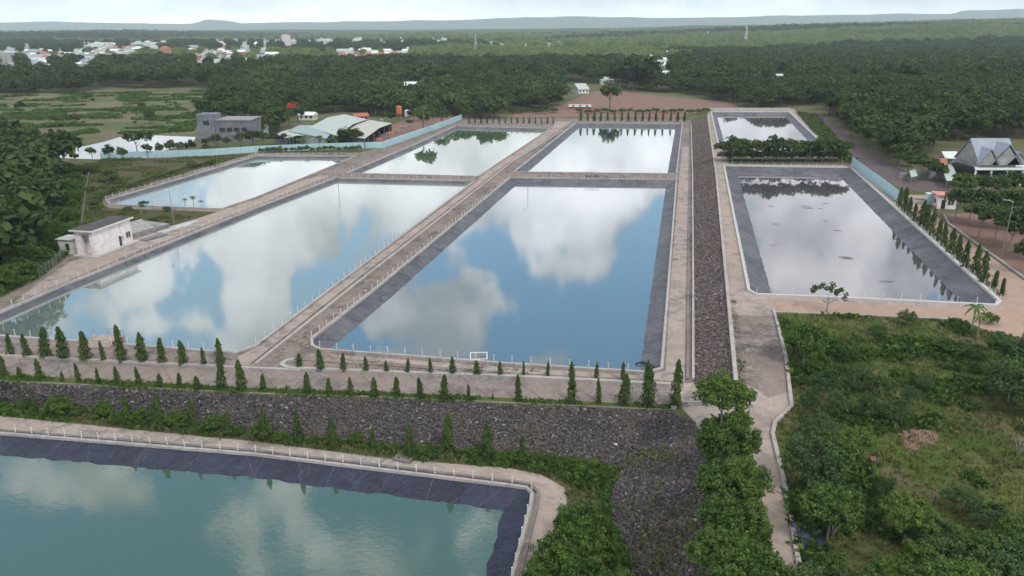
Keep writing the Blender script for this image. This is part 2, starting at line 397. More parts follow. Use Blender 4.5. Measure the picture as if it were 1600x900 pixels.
# woods floor and fields first, then what overrides them
reg('forest_floor', M_FOREST, [(-900, 640), (-250, 572), (0, 462), (60, 432), (104, 398), (122, 347), (134, 262), (60, 240), (-900, 240)], 0)
reg('field', M_FIELD, [(-900, 236), (-900, 140), (130, 141), (150, 134), (330, 134), (420, 142), (430, 170), (520, 225), (400, 236), (240, 236), (160, 244), (50, 238)], 0)
reg('yard', M_YARD, [(134, 262), (122, 347), (150, 372), (172, 372), (300, 345), (345, 331), (172, 323), (160, 318), (166, 309), (290, 272), (398, 240), (300, 240), (160, 248)], 0)
reg('bare_field', M_REDF, [(800, 184), (900, 182), (1060, 184), (1100, 176), (1152, 168), (1150, 160), (1050, 152), (980, 144), (930, 142), (885, 160), (862, 173), (800, 178)], 0)
reg('warehouse_yard', M_REDF, [(600, 224), (722, 184), (700, 179), (640, 183), (600, 200), (560, 212)], 0)
reg('bank_path', M_BANK, [(-900, 680), (-250, 574), (0, 466), (62, 436), (104, 402), (122, 390), (215, 368), (345, 331.2), (172, 325), (158, 319), (164, 307.5), (290, 270), (398, 239), (562, 239), (610, 226), (722, 187), (900, 185), (1062, 186), (1080, 189), (1082, 275), (1083, 450), (1083, 598), (1045, 600), (800, 588), (600, 581), (430, 576), (200, 566), (0, 556), (-420, 530)], 0)
reg('road', M_ROAD, [(372, 556), (402, 543), (522, 451), (744, 285), (749, 277), (862, 201), (868, 190), (893, 190), (800, 254), (552, 449), (400, 571), (372, 571)], 0)
reg('road', M_ROAD, [(1040, 579), (1047, 450), (1061, 281), (1066, 230), (1078, 230), (1077, 275), (1074, 450), (1070, 596), (1040, 594), (800, 582), (560, 562), (505, 553), (800, 574.5), (1012, 587)], 0)
reg('road', M_ROAD, [(352, 327), (402, 311), (470, 283), (500, 274), (515, 274), (398, 322), (300, 360), (200, 398), (90, 445), (20, 474), (60, 442), (110, 409), (215, 372)], 0)
reg('terrace', M_TERR, [(-420, 530, 0), (0, 556, 0), (200, 566, 0), (430, 576, 0), (600, 581, 0), (800, 588, 0), (1045, 600, 0), (1060, 632, -.3), (950, 629, -.3), (800, 622, -.3), (600, 613, -.3), (400, 606, -.3), (200, 596, -.3), (0, 585, -.3), (-420, 552, -.3)])
reg('grass_verge', M_GRASS, [(-420, 552, -.3), (0, 585, -.3), (200, 596, -.3), (400, 606, -.3), (600, 613, -.3), (800, 622, -.3), (950, 629, -.3), (1060, 632, -.3), (1050, 643, -.4)] + SC[-2::-1])
reg('stone_embankment', M_STONE, SC + SC2 + ST2[::-1] + ST[::-1])
reg('ramp', M_ROAD, [(1045, 600, 0), (1083, 598, 0), (1150, 602, 3), (1172, 640, 3), (1103, 692, 2.2), (1085, 658, .8), (1060, 632, -.3)])
reg('stone_slope', M_STONEB, MT + MC[::-1])
reg('path', M_ROAD, [(-420, 645, ZN), (0, 678, ZN), (400, 711, ZN), (800, 760, ZN), (822, 763, ZN), (831, 772, ZN), (829, 790, ZN), (811, 860, ZN), (800, 905, ZN), (760, 1150, ZN),
                     (790, 1150, ZN), (822, 905, ZN), (858, 868, ZN), (872, 835, ZN), (886, 785, ZN), (882, 762, ZN), (845, 741, ZN), (800, 732, ZN), (600, 716, ZN), (400, 690, ZN), (225, 673, ZN), (0, 650, ZN), (-420, 612, ZN)])
RROAD = [(1150, 602, 3), (1135, 450, 3), (1118, 275, 3), (1105, 182, 3), (1108, 170, 3), (1240, 170, 3), (1290, 216, 3), (1300, 240, 3), (1290, 240.5, 3), (1135, 240, 3), (1138, 256, 3), (1331, 258, 3), (1345, 268, 3),
         (1570, 470, 3), (1572, 486, 3), (1750, 486, 3), (1750, 545, 3), (1600, 528, 3), (1550, 518, 3), (1530, 512, 3), (1500, 499, 3), (1350, 492, 3), (1212, 487, 3), (1228, 560, 3), (1237, 637, 3), (1210, 662, 3), (1207, 680, 3), (1227, 765, 3), (1250, 892, 3), (1300, 1150, 3),
         (1260, 1150, 3), (1210, 900, 3), (1185, 780, 3), (1167, 700, 3), (1172, 640, 3)]
reg('upper_road', M_ROAD, RROAD)
reg('worn_road', M_BANK, [(1146, 492), (1213, 494), (1226, 560), (1233, 612), (1200, 622), (1180, 606), (1153, 596)], 3)
reg('orange_track', M_DIRT, [(1195, 470), (1212, 487), (1350, 492), (1500, 499), (1530, 512), (1550, 518), (1600, 528), (1750, 545), (1750, 486), (1640, 480), (1602, 440), (1480, 352), (1445, 322), (1455, 305), (1415, 304), (1408, 318), (1460, 362), (1560, 452), (1572, 486), (1565, 484), (1350, 474)], 3)
reg('asphalt_road', M_ASPH, [(1270, 170), (1292, 182), (1352, 232), (1420, 270), (1470, 286), (1640, 300), (1640, 312), (1455, 303), (1400, 291), (1350, 262), (1310, 225), (1278, 188)], 3)
reg('orchard_ground', M_REDF, [(1478, 334), (1640, 330), (1900, 380), (1900, 470), (1640, 474), (1604, 436), (1482, 348)], 3)
reg('grass_lot', M_GRASS, [(1214, 489), (1350, 494), (1500, 501), (1530, 514), (1550, 520), (1600, 530), (1750, 547), (2100, 560), (2100, 1150), (1302, 1150), (1252, 892), (1229, 765), (1209, 680), (1212, 664), (1239, 637), (1230, 560)], 3)

reg('bare_soil', M_REDF, [(1402, 672), (1420, 664), (1440, 668), (1470, 678), (1462, 690), (1440, 696), (1425, 708), (1412, 696), (1404, 684)], 3)
reg('bare_soil', M_REDF, [(1345, 716), (1362, 709), (1380, 716), (1372, 728), (1352, 730)], 3)
def build_ground():
    V, E, Z, faces = [], [], [], []
    def addloop(pts):
        base = len(V)
        for p in pts: V.append(Vector((p[0], p[1]))); Z.append(p[2])
        n = len(pts)
        for i in range(n): E.append((base + i, base + (i + 1) % n))
    outer = [Vector((-3200, -60, ZN)), Vector((0, -60, ZN)), Vector((14, -60, ZN)), Vector((24, -60, 3)), Vector((3200, -60, 3)), Vector((3200, 1600, 3)), Vector((900, 1600, 2)), Vector((-400, 1600, 0)), Vector((-3200, 1600, 0))]
    addloop(outer)
    for n_, m_, p_ in REG: addloop(p_)
    holes = {k: px3(p, z) for k, (z, p) in POND.items()}
    for k in holes: addloop(holes[k])
    # far scatter points so that the distant ground is not made of slivers
    nin = len(V)
    vo, eo, fo, ov, oe, of = delaunay_2d_cdt(V, E, [], 0, 1e-4)
    zo = []
    segs = [(V[a], V[c], Z[a], Z[c]) for a, c in E]
    for i, p in enumerate(vo):
        if ov[i]: zo.append(Z[ov[i][-1]] if len(ov[i]) else 0); continue
        best = (1e9, 0)
        for a, c, za, zc in segs:
            d = c - a; L = d.length_squared
            if L < 1e-9: continue
            t = max(0, min(1, (p - a).dot(d) / L)); q = a + d * t; dd = (p - q).length
            if dd < best[0]: best = (dd, za + (zc - za) * t)
        zo.append(best[1])
    buckets = {}
    for f in fo:
        c = (vo[f[0]] + vo[f[1]] + vo[f[2]]) / 3
        if any(inpoly(h, c.x, c.y) for h in holes.values()): continue
        r = -1
        for i, (n_, m_, p_) in enumerate(REG):
            if inpoly(p_, c.x, c.y): r = i
        buckets.setdefault(r, []).append(f)
    allv = [Vector((p.x, p.y, z)) for p, z in zip(vo, zo)]
    allf = []
    for r, fs in buckets.items():
        name, mat = ('ground', M_FIELD) if r < 0 else REG[r][:2]
        me = bpy.data.meshes.new(name); used = sorted({i for f in fs for i in f}); mp = {i: k for k, i in enumerate(used)}
        me.from_pydata([allv[i] for i in used], [], [[mp[i] for i in f] for f in fs]); me.materials.append(mat)
        o = meshobj(name, me); tag(o, kind='structure'); allf += [tuple(f) for f in fs]
    return allv, allf, holes
GV, GF, HOLE = build_ground()
TREE = BVHTree.FromPolygons(GV, GF)
def G(px, py):
    d = ray(px, py).normalized(); h = TREE.ray_cast(Vector((0, 0, HC)), d)
    return h[0] if h[0] is not None else P(px, py, 0)
def zat(x, y):
    h = TREE.ray_cast(Vector((x, y, 200)), Vector((0, 0, -1)))
    return h[0].z if h[0] is not None else None

# ---------------------------------------------------------------- ponds: liner + water
def resample(pts, step):
    out = []; n = len(pts)
    for i in range(n):
        a, c = pts[i], pts[(i + 1) % n]; k = max(1, int(round((c - a).length / step)))
        for j in range(k): out.append(a + (c - a) * (j / k))
    return out
def smooth_loop(pts, it):
    for _ in range(it):
        n = len(pts); pts = [(pts[i - 1] + pts[i] * 2 + pts[(i + 1) % n]) / 4 for i in range(n)]
    return pts
def inward(pts):
    n = len(pts); A = sum(pts[i].x * pts[(i + 1) % n].y - pts[(i + 1) % n].x * pts[i].y for i in range(n)); sg = 1 if A > 0 else -1
    res = []
    for i in range(n):
        w = max(1, min(3, n // 8)); t = (pts[(i + w) % n] - pts[i - w]); t.z = 0; t.normalize()
        res.append(Vector((-t.y * sg, t.x * sg, 0)))
    return res
def pond(key, wz, lmat, wmat, ratio=1.5, step=.8, wr=.055):
    pts = resample(HOLE[key], step); nm = inward(pts); n = len(pts)
    depth = (pts[0].z - wz) + .8; rows = 7; vs = []
    from mathutils import noise as mn
    for r in range(rows + 1):
        t = r / rows
        for i in range(n):
            p = pts[i] + nm[i] * (ratio * depth * t) - Vector((0, 0, depth * t))
            if 0 < r:
                w = mn.noise(Vector((p.x * .55, p.y * .55, r * .1))) * wr + mn.noise(Vector((p.x * 1.7, p.y * 1.7, 3))) * wr * .45
                fold = math.sin(i * step * 1.9 + 2 * mn.noise(Vector((i * .2, 0, 5)))) * wr * .3
                p = p + nm[i] * (w + fold) + Vector((0, 0, w * .8 + fold * .6))
            vs.append(p)
    fs = [(r * n + i, r * n + (i + 1) % n, (r + 1) * n + (i + 1) % n, (r + 1) * n + i) for r in range(rows) for i in range(n)]
    o = meshobj('pond_liner', npmesh('pond_liner', vs, fs, lmat, True)); tag(o, kind='structure')
    if key in 'CFHE':
        sv, sf = [], []; st_ = 9 if key != 'H' else 7
        for i in sorted(set(int(k_ + random.Random(k_).uniform(-3, 3)) % n for k_ in range(0, n, st_))):
            tg = (pts[(i + 1) % n] - pts[i]).normalized() * .10; up_ = Vector((0, 0, .035)) + nm[i] * .02; i0 = len(sv)
            for r in range(rows + 1):
                sk = tg * (r * .9 * (1 if (i // st_) % 3 else -.6)); ii = (i + int(round(r * .45 * ((i * 7) % 5 - 2)))) % n; sv += [vs[r * n + ii] + up_, vs[r * n + ii] + up_ + tg * .75]
            sf += [(i0 + 2 * r, i0 + 2 * r + 1, i0 + 2 * r + 3, i0 + 2 * r + 2) for r in range(rows)]
        tag(meshobj('liner_seam', npmesh('liner_seam', sv, sf, M_SEAM)), kind='structure')
    wp = HOLE[key]; wn = inward(resample(HOLE[key], step))
    wpts = [pts[i] + nm[i] * (ratio * (pts[0].z - wz) - .35) for i in range(n)]
    bm = bmesh.new()
    from mathutils.geometry import tessellate_polygon
    # water outline from the corner points only, slightly under the liner
    k = len(wp); A = sum(wp[i].x * wp[(i + 1) % k].y - wp[(i + 1) % k].x * wp[i].y for i in range(k)); sg = 1 if A > 0 else -1
    off = ratio * (pts[0].z - wz) - .6; out = []
    for i in range(k):
        a = (wp[i] - wp[i - 1]).normalized(); c = (wp[(i + 1) % k] - wp[i]).normalized()
        na = Vector((-a.y * sg, a.x * sg, 0)); nc = Vector((-c.y * sg, c.x * sg, 0)); bis = (na + nc).normalized()
        out.append(wp[i] + bis * (off / max(.45, bis.dot(na))))
    vv = [bm.verts.new((p.x, p.y, wz)) for p in out]; f = bm.faces.new(vv); bmesh.ops.triangulate(bm, faces=[f])
    bmesh.ops.recalc_face_normals(bm, faces=bm.faces)
    if sum(f_.normal.z for f_ in bm.faces) < 0: bmesh.ops.reverse_faces(bm, faces=bm.faces)
    me = bpy.data.meshes.new('pond_water'); bm.to_mesh(me); bm.free(); me.materials.append(wmat)
    tag(meshobj('pond_water', me), kind='structure')
pond('A', -.7, M_LINER, W_PALE, 1.8)
pond('B', -.75, M_LINER, W_PALE, 2.0)
pond('C', -1.25, M_LINER, W_BLUE, 2.4)
pond('D', -.9, M_LINER, W_GREEN, 2.0)
pond('E', -1.2, M_LINER, W_BLUE, 2.5)
pond('F', 1.35, M_LINER, W_DARK, 2.5)
pond('G', 1.7, M_LINER, W_DARK, 2.2)
pond('H', ZN - 1.15, M_LINERB, W_TEAL, 2.5, .6, .10)
lake = px3([(73, 243), (95, 236), (130, 229), (160, 222), (188, 214), (230, 211), (306, 214), (302, 222), (268, 232), (240, 240), (205, 247), (150, 249), (100, 247)], .06)
MB().poly(lake).build('lake_water', W_PALE)['kind'] = 'structure'
MB().poly(px3([(262, 196), (275, 192), (292, 191), (290, 195), (275, 197)], .06)).build('lake_water', W_PALE)['kind'] = 'structure'

# kerbs and low walls running along edges
def strip(name, pts, w, h, mat, closed=False, lift=0.0):
    pts = [Vector(p) for p in pts]; n = len(pts); bm = bmesh.new(); rings = []
    for i in range(n):
        a = pts[i - 1] if (i > 0 or closed) else pts[i]; c = pts[(i + 1) % n] if (i < n - 1 or closed) else pts[i]
        t = (c - a); t.z = 0; t.normalize(); s_ = Vector((-t.y, t.x, 0)) * w / 2; p = pts[i] + Vector((0, 0, lift))
        rings.append([bm.verts.new(q) for q in (p - s_ - Vector((0, 0, .15)), p + s_ - Vector((0, 0, .15)), p + s_ + Vector((0, 0, h)), p - s_ + Vector((0, 0, h)))])
    for i in range(n if closed else n - 1):
        r, q = rings[i], rings[(i + 1) % n]
        for k in range(4): bm.faces.new([r[k], r[(k + 1) % 4], q[(k + 1) % 4], q[k]])
    if not closed: bm.faces.new(rings[0][::-1]); bm.faces.new(rings[-1])
    bmesh.ops.recalc_face_normals(bm, faces=bm.faces)
    me = bpy.data.meshes.new(name); bm.to_mesh(me); bm.free(); me.materials.append(mat)
    return tag(meshobj(name, me), kind='structure')
for k, mt, w, h in (('A', M_KERB, .4, .25), ('B', M_KERB, .45, .28), ('C', M_KERB, .45, .28), ('D', M_KERB, .5, .25), ('E', M_KERB, .5, .25), ('F', M_KERBW, .5, .3), ('G', M_KERBW, .5, .3), ('H', M_KERB, .35, .25)):
    strip('kerb', resample(HOLE[k], 3), w, h, mt, True)
def gl(lst): return [G(*p) for p in lst]
def dense(lst, n=6):
    out = []
    for i in range(len(lst) - 1):
        for j in range(n): out.append((lst[i][0] + (lst[i + 1][0] - lst[i][0]) * j / n, lst[i][1] + (lst[i + 1][1] - lst[i][1]) * j / n))
    return out + [lst[-1]]
strip('kerb', gl(dense([(880, 204), (800, 254), (552, 449), (400, 571)])), .4, .4, M_KERB)
strip('kerb', gl(dense([(868, 212), (790, 258), (544, 448), (392, 569)])), .3, .12, M_KERBD)
strip('kerb', gl(dense([(0, 557), (200, 567), (400, 577), (470, 580)])), .45, .3, M_KERB)
strip('kerb', gl(dense([(1058, 603), (800, 590), (600, 583), (450, 577), (440, 572), (446, 566), (460, 563)])), .6, .35, M_KERB)
strip('kerb', gl(dense([(433, 559), (500, 565), (600, 571), (700, 578)])), .4, .12, M_KERBD)
strip('gutter', gl(dense([(1074, 594), (1075, 450), (1077.5, 275), (1078, 195)])), .35, .3, M_KERBD)
strip('gutter', gl(dense([(1083, 594), (1083, 450), (1082, 275), (1080, 195)])), .35, .35, M_KERB)
strip('kerb', gl(dense([(1150, 600), (1136, 450), (1119, 275), (1106, 184)])), .5, .35, M_KERB)
strip('kerb', gl(dense([(0, 595), (200, 605), (400, 615), (600, 621), (800, 630), (1048, 641)])), .3, .1, M_KERBD)
strip('kerb', gl(dense([(1208, 485), (1213, 500), (1228, 560), (1237, 637), (1211, 661), (1207, 680), (1227, 765), (1249, 890)])), .4, .3, M_KERB)
strip('kerb', gl(dense([(1212, 488), (1350, 493), (1500, 500), (1530, 512)])), .3, .15, M_KERB)
strip('kerb', gl(dense([(0, 674.5), (400, 706.5), (800, 754), (828, 759), (841, 772), (838, 795), (822, 860), (812, 905)])), .35, .3, M_KERBD)
strip('kerb', gl(dense([(1475, 336), (1482, 350), (1604, 438)])), .4, .3, M_KERB)
strip('kerb', gl(dense([(1050, 641), (1062, 634), (1105, 632), (1150, 634)])), .4, .5, M_KERB)

# ---------------------------------------------------------------- far terrain and hills
def hnoise(x, y, s):
    from mathutils import noise as mn
    return mn.fractal(Vector((x * s, y * s, .7)), 1.0, 2.0, 4)
def sm(t): t = max(0, min(1, t)); return t * t * (3 - 2 * t)
def zfar(x, y):
    az = x / max(y, 1)
    base = max(0, min(3, (x + 400) / 1300 * 2))
    k = sm((y - 1500) / 1500)
    r = sm((az - .0) / .65)
    r0 = 66 * r * k * (.75 + .25 * sm((y - 1800) / 2500))
    return base * (1 - k) + r0 + hnoise(x, y, .0007) * 16 * k + 2 * k
def zfar_(x, y): return max(zfar(x, y), -3)
xs = np.linspace(-10500, 10500, 90); ys = 1580 + 11920 * np.linspace(0, 1, 60) ** 1.7
vs = [(x, y, zfar_(x, y) - (.4 if j == 0 else 0)) for j, y in enumerate(ys) for x in xs]
fs = [(j * 90 + i, j * 90 + i + 1, (j + 1) * 90 + i + 1, (j + 1) * 90 + i) for j in range(59) for i in range(89)]
M_FARG = grass('far_vegetation', (.07, .11, .04), (.09, .13, .045), (.12, .13, .06), (.13, .12, .07), .6, .0035)
tag(meshobj('far_terrain', npmesh('far_terrain', vs, fs, M_FARG, True)), kind='structure')
M_HILL = grass('hill_cover', (.05, .085, .04), (.07, .10, .045), (.08, .10, .05), (.09, .10, .06), .6, .002)
def ridge(y0, y1, prof, name='hills'):
    nx, ny = 220, 14; v_ = []
    for j in range(ny):
        t = j / (ny - 1); y = y0 + (y1 - y0) * t
        for i in range(nx):
            az = -0.75 + 1.5 * i / (nx - 1); px = 800 + az * F * 1.0 * CP
            hp = np.interp(px, [p[0] for p in prof], [p[1] for p in prof])
            yc = (y0 + y1) / 2
            top = HC + (HOR - hp) / F * yc * 1.05
            zz = top * (math.sin(math.pi * t) ** .6) + hnoise(az * 9000, y, .0016) * (y0 / 700) * math.sin(math.pi * t) - (40 if j in (0, ny - 1) else 0)
            v_.append((az * y, y, zz))
    f_ = [(j * nx + i, j * nx + i + 1, (j + 1) * nx + i + 1, (j + 1) * nx + i) for j in range(ny - 1) for i in range(nx - 1)]
    tag(meshobj(name, npmesh(name, v_, f_, M_HILL, True)), kind='structure')
ridge(4300, 5200, [(0, 47), (200, 49), (500, 46), (700, 46), (900, 45), (1100, 40), (1300, 39), (1600, 33)])
ridge(12500, 14500, [(-100, 38), (0, 38), (130, 36), (250, 38), (355, 38), (372, 33), (405, 34), (420, 37), (500, 36), (700, 34), (780, 31), (850, 30), (890, 28), (930, 30), (1060, 30), (1200, 28), (1330, 25), (1415, 25), (1425, 21), (1510, 18), (1530, 20), (1560, 21), (1600, 19), (1700, 24)])

# ================================================================ vegetation builders
def quads(C, N, su, sv, r=rng):
    """leaf quads at centres C facing N, half sizes su, sv"""
    n = len(C); a = r.normal(size=(n, 3)); T = np.cross(N, a); T /= np.linalg.norm(T, axis=1)[:, None] + 1e-9
    B = np.cross(N, T); B /= np.linalg.norm(B, axis=1)[:, None] + 1e-9
    T = T * su[:, None]; B = B * sv[:, None]
    Vv = np.stack([C - T - B * .6, C + T * .9 - B, C + T + B * .7, C - T * .8 + B], 1).reshape(-1, 3)
    return Vv, np.arange(n * 4).reshape(-1, 4)
def crown_mesh(name, mat, seed, ncl, nlf, size, zc=.62, rz=.36, rx=.40, cr=.15, shell=.45, flat=1.0, up=.35, lobes=0):
    r = np.random.default_rng(seed); d = r.normal(size=(ncl, 3)); d /= np.linalg.norm(d, axis=1)[:, None]
    d[:, 2] = np.where(d[:, 2] < -.25, -d[:, 2] * .6, d[:, 2])
    rad = shell + (1 - shell) * r.random(ncl) ** .6
    if lobes:
        L = r.normal(size=(lobes, 3)); L /= np.linalg.norm(L, axis=1)[:, None]; L[:, 2] = np.abs(L[:, 2]) * .9
        rad *= .72 + .42 * np.max(d @ L.T, axis=1).clip(0, 1)
    c = np.stack([d[:, 0] * rx * rad, d[:, 1] * rx * rad, zc + d[:, 2] * rz * rad * flat], 1)
    c[:, :2] += r.normal(size=(ncl, 2)) * .03
    crad = cr * (.65 + .7 * r.random(ncl))
    C, N = [], []
    for i in range(ncl):
        q = r.normal(size=(nlf, 3)); q /= np.linalg.norm(q, axis=1)[:, None]
        C.append(c[i] + q * crad[i] * (.55 + .5 * r.random((nlf, 1))) * np.array([1, 1, .7]))
        m = q * .8 + r.normal(size=(nlf, 3)) * .45; m[:, 2] += up; N.append(m / np.linalg.norm(m, axis=1)[:, None])
    C = np.concatenate(C); N = np.concatenate(N); s = size * (.6 + .8 * r.random(len(C)))
    Vv, Ff = quads(C, N, s, s * (.5 + .4 * r.random(len(C))), r)
    return npmesh(name, Vv, Ff, mat)
def trunk_mesh(seed, h=.55, rad=.022, limbs=5, mat=None, spread=.26, z0=.3):
    r = random.Random(seed); m = MB()
    lean = (r.uniform(-.03, .03), r.uniform(-.03, .03))
    m.tube([(0, 0, -.02), (lean[0] * .4, lean[1] * .4, h * .45), (lean[0], lean[1], h)], [rad * 1.25, rad * .9, rad * .5], 6)
    for k in range(limbs):
        a = k * 2.4 + r.uniform(-.4, .4); z = z0 + (h - z0) * k / max(1, limbs); e = spread * r.uniform(.7, 1.1)
        m.tube([(lean[0] * .5, lean[1] * .5, z), (math.cos(a) * e * .5, math.sin(a) * e * .5, z + .12), (math.cos(a) * e, math.sin(a) * e, z + .27)], [rad * .55, rad * .4, rad * .15], 5)
    return m.mesh('trunk', mat or BARK)
def columnar_mesh(seed, n=900):
    r = np.random.default_rng(seed); t = r.random(n) ** .9; ph = r.random(n) * 6.283
    prof = .135 * (1 - t) ** .62 * (.80 + .20 * np.sin(t * 23 + seed * 1.7) + .24 * np.sin(ph * 3 + t * 9 + seed) + .14 * np.sin(ph * 5 - t * 31 + seed)) + .012
    prof *= np.where(t < .07, .7, 1)
    q = prof * (.68 + .50 * r.random(n) ** 1.5); C = np.stack([np.cos(ph) * q, np.sin(ph) * q, .04 + t * .96], 1)
    C[:, 0] += .012 * np.sin(t * 5 + seed)
    N = np.stack([np.cos(ph), np.sin(ph), .25 + .5 * r.random(n)], 1) + r.normal(size=(n, 3)) * .35; N /= np.linalg.norm(N, axis=1)[:, None]
    # hanging leaves: long axis down the slope of the cone
    dn = np.stack([np.cos(ph) * .35, np.sin(ph) * .35, -np.ones(n)], 1); B = dn - N * np.sum(dn * N, 1)[:, None]; B /= np.linalg.norm(B, axis=1)[:, None]
    T = np.cross(N, B); s = .030 * (.7 + .6 * r.random(n)); B = B * s[:, None]; T = T * (s * .42)[:, None]
    Vv = np.stack([C - T - B, C + T - B, C + T * .5 + B, C - T * .5 + B], 1).reshape(-1, 3)
    return npmesh('foliage', Vv, np.arange(n * 4).reshape(-1, 4), L_COL)
def make_proto(name, trunk, crown, crown_name='crown'):
    return (name, trunk, crown, crown_name)
def place(proto, loc, s, rz, label, cat='tree', group=None, sxy=1.0, tilt=(0, 0)):
    name, trunk, crown, cn = proto
    e = empty(name, loc, rz, label, cat, group); e.scale = (s * sxy, s * sxy, s); e.rotation_euler = (tilt[0], tilt[1], rz)
    if trunk is not None: meshobj('trunk', trunk, e)
    c = meshobj(cn, crown, e)
    return e, c
TR = [trunk_mesh(i) for i in range(4)]; TRP = [trunk_mesh(20 + i, .5, .018, 4, BARKP) for i in range(3)]
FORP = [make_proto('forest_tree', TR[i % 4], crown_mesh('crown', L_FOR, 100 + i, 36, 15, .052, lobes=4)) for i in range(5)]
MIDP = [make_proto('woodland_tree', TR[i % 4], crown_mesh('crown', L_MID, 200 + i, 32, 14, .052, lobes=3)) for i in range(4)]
PALP = [make_proto('plantation_tree', TR[i % 4], crown_mesh('crown', L_PALE_SUNLIT, 300 + i, 30, 13, .055, lobes=3)) for i in range(3)]
NEAR = [make_proto('broadleaf_tree', TRP[i % 3], crown_mesh('crown', L_NEAR, 400 + i, 120, 62, .0165, zc=.58, rz=.40, rx=.43, cr=.082, shell=.3, lobes=5)) for i in range(4)]
ORCH = [make_proto('broadleaf_tree', TRP[i % 3], crown_mesh('crown', L_MID, 450 + i, 55, 34, .03, zc=.68, rz=.30, rx=.40, cr=.11, lobes=4)) for i in range(3)]
BLUB = [make_proto('shrub', TRP[i % 3], crown_mesh('foliage', L_BLUE, 500 + i, 110, 52, .018, zc=.45, rz=.50, rx=.60, cr=.095, shell=.3, lobes=5), 'foliage') for i in range(3)]
BUSH = [make_proto('bush', TRP[i % 3], crown_mesh('foliage', L_BUSH, 550 + i, 100, 56, .024, zc=.42, rz=.52, rx=.70, cr=.12, shell=.3, lobes=5), 'foliage') for i in range(4)]
SBUSH = [make_proto('shrub', None, crown_mesh('foliage', L_MID, 580 + i, 14, 16, .09, zc=.42, rz=.45, rx=.5, cr=.22), 'foliage') for i in range(3)]
COLT = MB().tube([(0, 0, -.02), (0, 0, .5), (0, 0, .95)], [.012, .009, .003], 6).mesh('trunk', BARK)
COLP = [make_proto('columnar_tree', COLT, columnar_mesh(600 + i), 'foliage') for i in range(5)]
ORD = ['first', 'second', 'third', 'fourth', 'fifth', 'sixth', 'seventh', 'eighth', 'ninth', 'tenth', 'eleventh', 'twelfth', 'thirteenth', 'fourteenth', 'fifteenth', 'sixteenth', 'seventeenth', 'eighteenth', 'nineteenth', 'twentieth',
       'twenty-first', 'twenty-second', 'twenty-third', 'twenty-fourth', 'twenty-fifth', 'twenty-sixth', 'twenty-seventh', 'twenty-eighth', 'twenty-ninth', 'thirtieth', 'thirty-first', 'thirty-second', 'thirty-third', 'thirty-fourth']
rd = random.Random(11)
def at_px(px, py, hpx):
    p = G(px, py); return p, hpx * mpp(p) / max(.6, CP)

# ---------------------------------------------------------------- rows of columnar trees
def row(lst, phrase, group, cat='tree'):
    lst = sorted(lst)
    for i, (x, top, base) in enumerate(lst):
        p, h = at_px(x, base, base - top)
        h *= 1.04
        place(COLP[(i * 3 + int(x)) % 5], p, h, rd.uniform(0, 6.28), 'slender columnar tree, %s from left %s' % (ORD[i], phrase), cat, group, rd.uniform(1.0, 1.55) * (1.4 if h < 2.2 else 1), (rd.uniform(-.06, .06), rd.uniform(-.06, .06)))
def q(lst, ox, oy): return [(ox + a / 4, oy + b_ / 4, oy + c / 4) for a, b_, c in lst]
row(q([(67, 290, 420), (172, 290, 430), (290, 250, 435), (410, 245, 442), (540, 275, 450), (650, 330, 458), (768, 240, 462), (895, 285, 465), (1015, 315, 472), (1145, 330, 478), (1277, 370, 485), (1385, 320, 490)], 0, 450),
    'in the row on the bank before the left pond', 'columnar trees on the bank before the left pond')
row(q([(25, 430, 555), (130, 490, 565), (255, 440, 572), (390, 520, 580), (495, 470, 582), (617, 500, 597), (737, 495, 605), (870, 495, 608), (1000, 535, 615), (1122, 530, 612), (1237, 550, 630), (1388, 440, 637), (1510, 455, 642)], 0, 450)
    + q([(45, 540, 632), (190, 605, 640)], 400, 450),
    'in the row above the stone wall, left half', 'columnar trees along the top of the stone wall')
row(q([(323, 530, 660), (458, 560, 668), (595, 560, 675), (740, 560, 682), (880, 555, 682), (1030, 560, 692), (1178, 545, 702), (1328, 605, 706), (1480, 655, 695)], 400, 450)
    + q([(42, 540, 708), (370, 530, 715), (540, 570, 720), (697, 535, 728), (858, 490, 738)], 800, 450),
    'in the row above the stone wall, right half', 'columnar trees along the top of the stone wall')
p, h = at_px(1055, 637, 74)
place(COLP[1], p, h * 1.03, .4, 'tallest columnar tree, standing alone at the right end of the stone wall', 'tree', None, 1.05)
row(q([(270, 410, 500), (408, 380, 517), (547, 410, 522), (687, 430, 527), (816, 455, 530), (947, 440, 533), (1093, 440, 538), (1232, 430, 542), (1383, 455, 547), (1526, 455, 550)], 400, 450)
    + q([(74, 460, 555), (220, 460, 560), (373, 460, 565), (525, 470, 568), (693, 465, 580), (838, 455, 582)], 800, 450),
    'in the row before the big middle pond', 'columnar trees before the big middle pond')
row([(56, 622, 650), (101, 612, 645), (202, 617, 664), (252, 617, 672), (304, 620, 672), (360, 643, 680), (412, 638, 690), (468, 640, 694), (523, 652, 700), (583, 668, 703), (642, 662, 708), (700, 645, 712), (762, 662, 718), (816, 678, 724)],
    'in the row at the foot of the stone wall', 'columnar trees at the foot of the stone wall')
row(q([(815, 280, 395), (850, 285, 425), (880, 340, 452), (910, 380, 485), (950, 365, 510), (985, 390, 535), (1015, 420, 570), (1058, 480, 605), (1097, 500, 645), (1137, 535, 685), (1185, 580, 725), (1228, 615, 775), (1293, 640, 815), (1340, 685, 870), (1413, 795, 890), (1460, 845, 940)], 1200, 225)
    + [(1553, 425, 448), (1565, 436, 462)],
    'in the row beside the right pond', 'columnar trees beside the right pond')
row([(800 + x / 4, 175.5, 189 + (x / 4) * .003) for x in (430, 473, 513, 553, 597, 643, 685, 728, 772, 815, 857, 900, 943, 990, 1033, 1078)],
    'in the row behind the upper middle pond', 'columnar trees behind the upper middle pond')
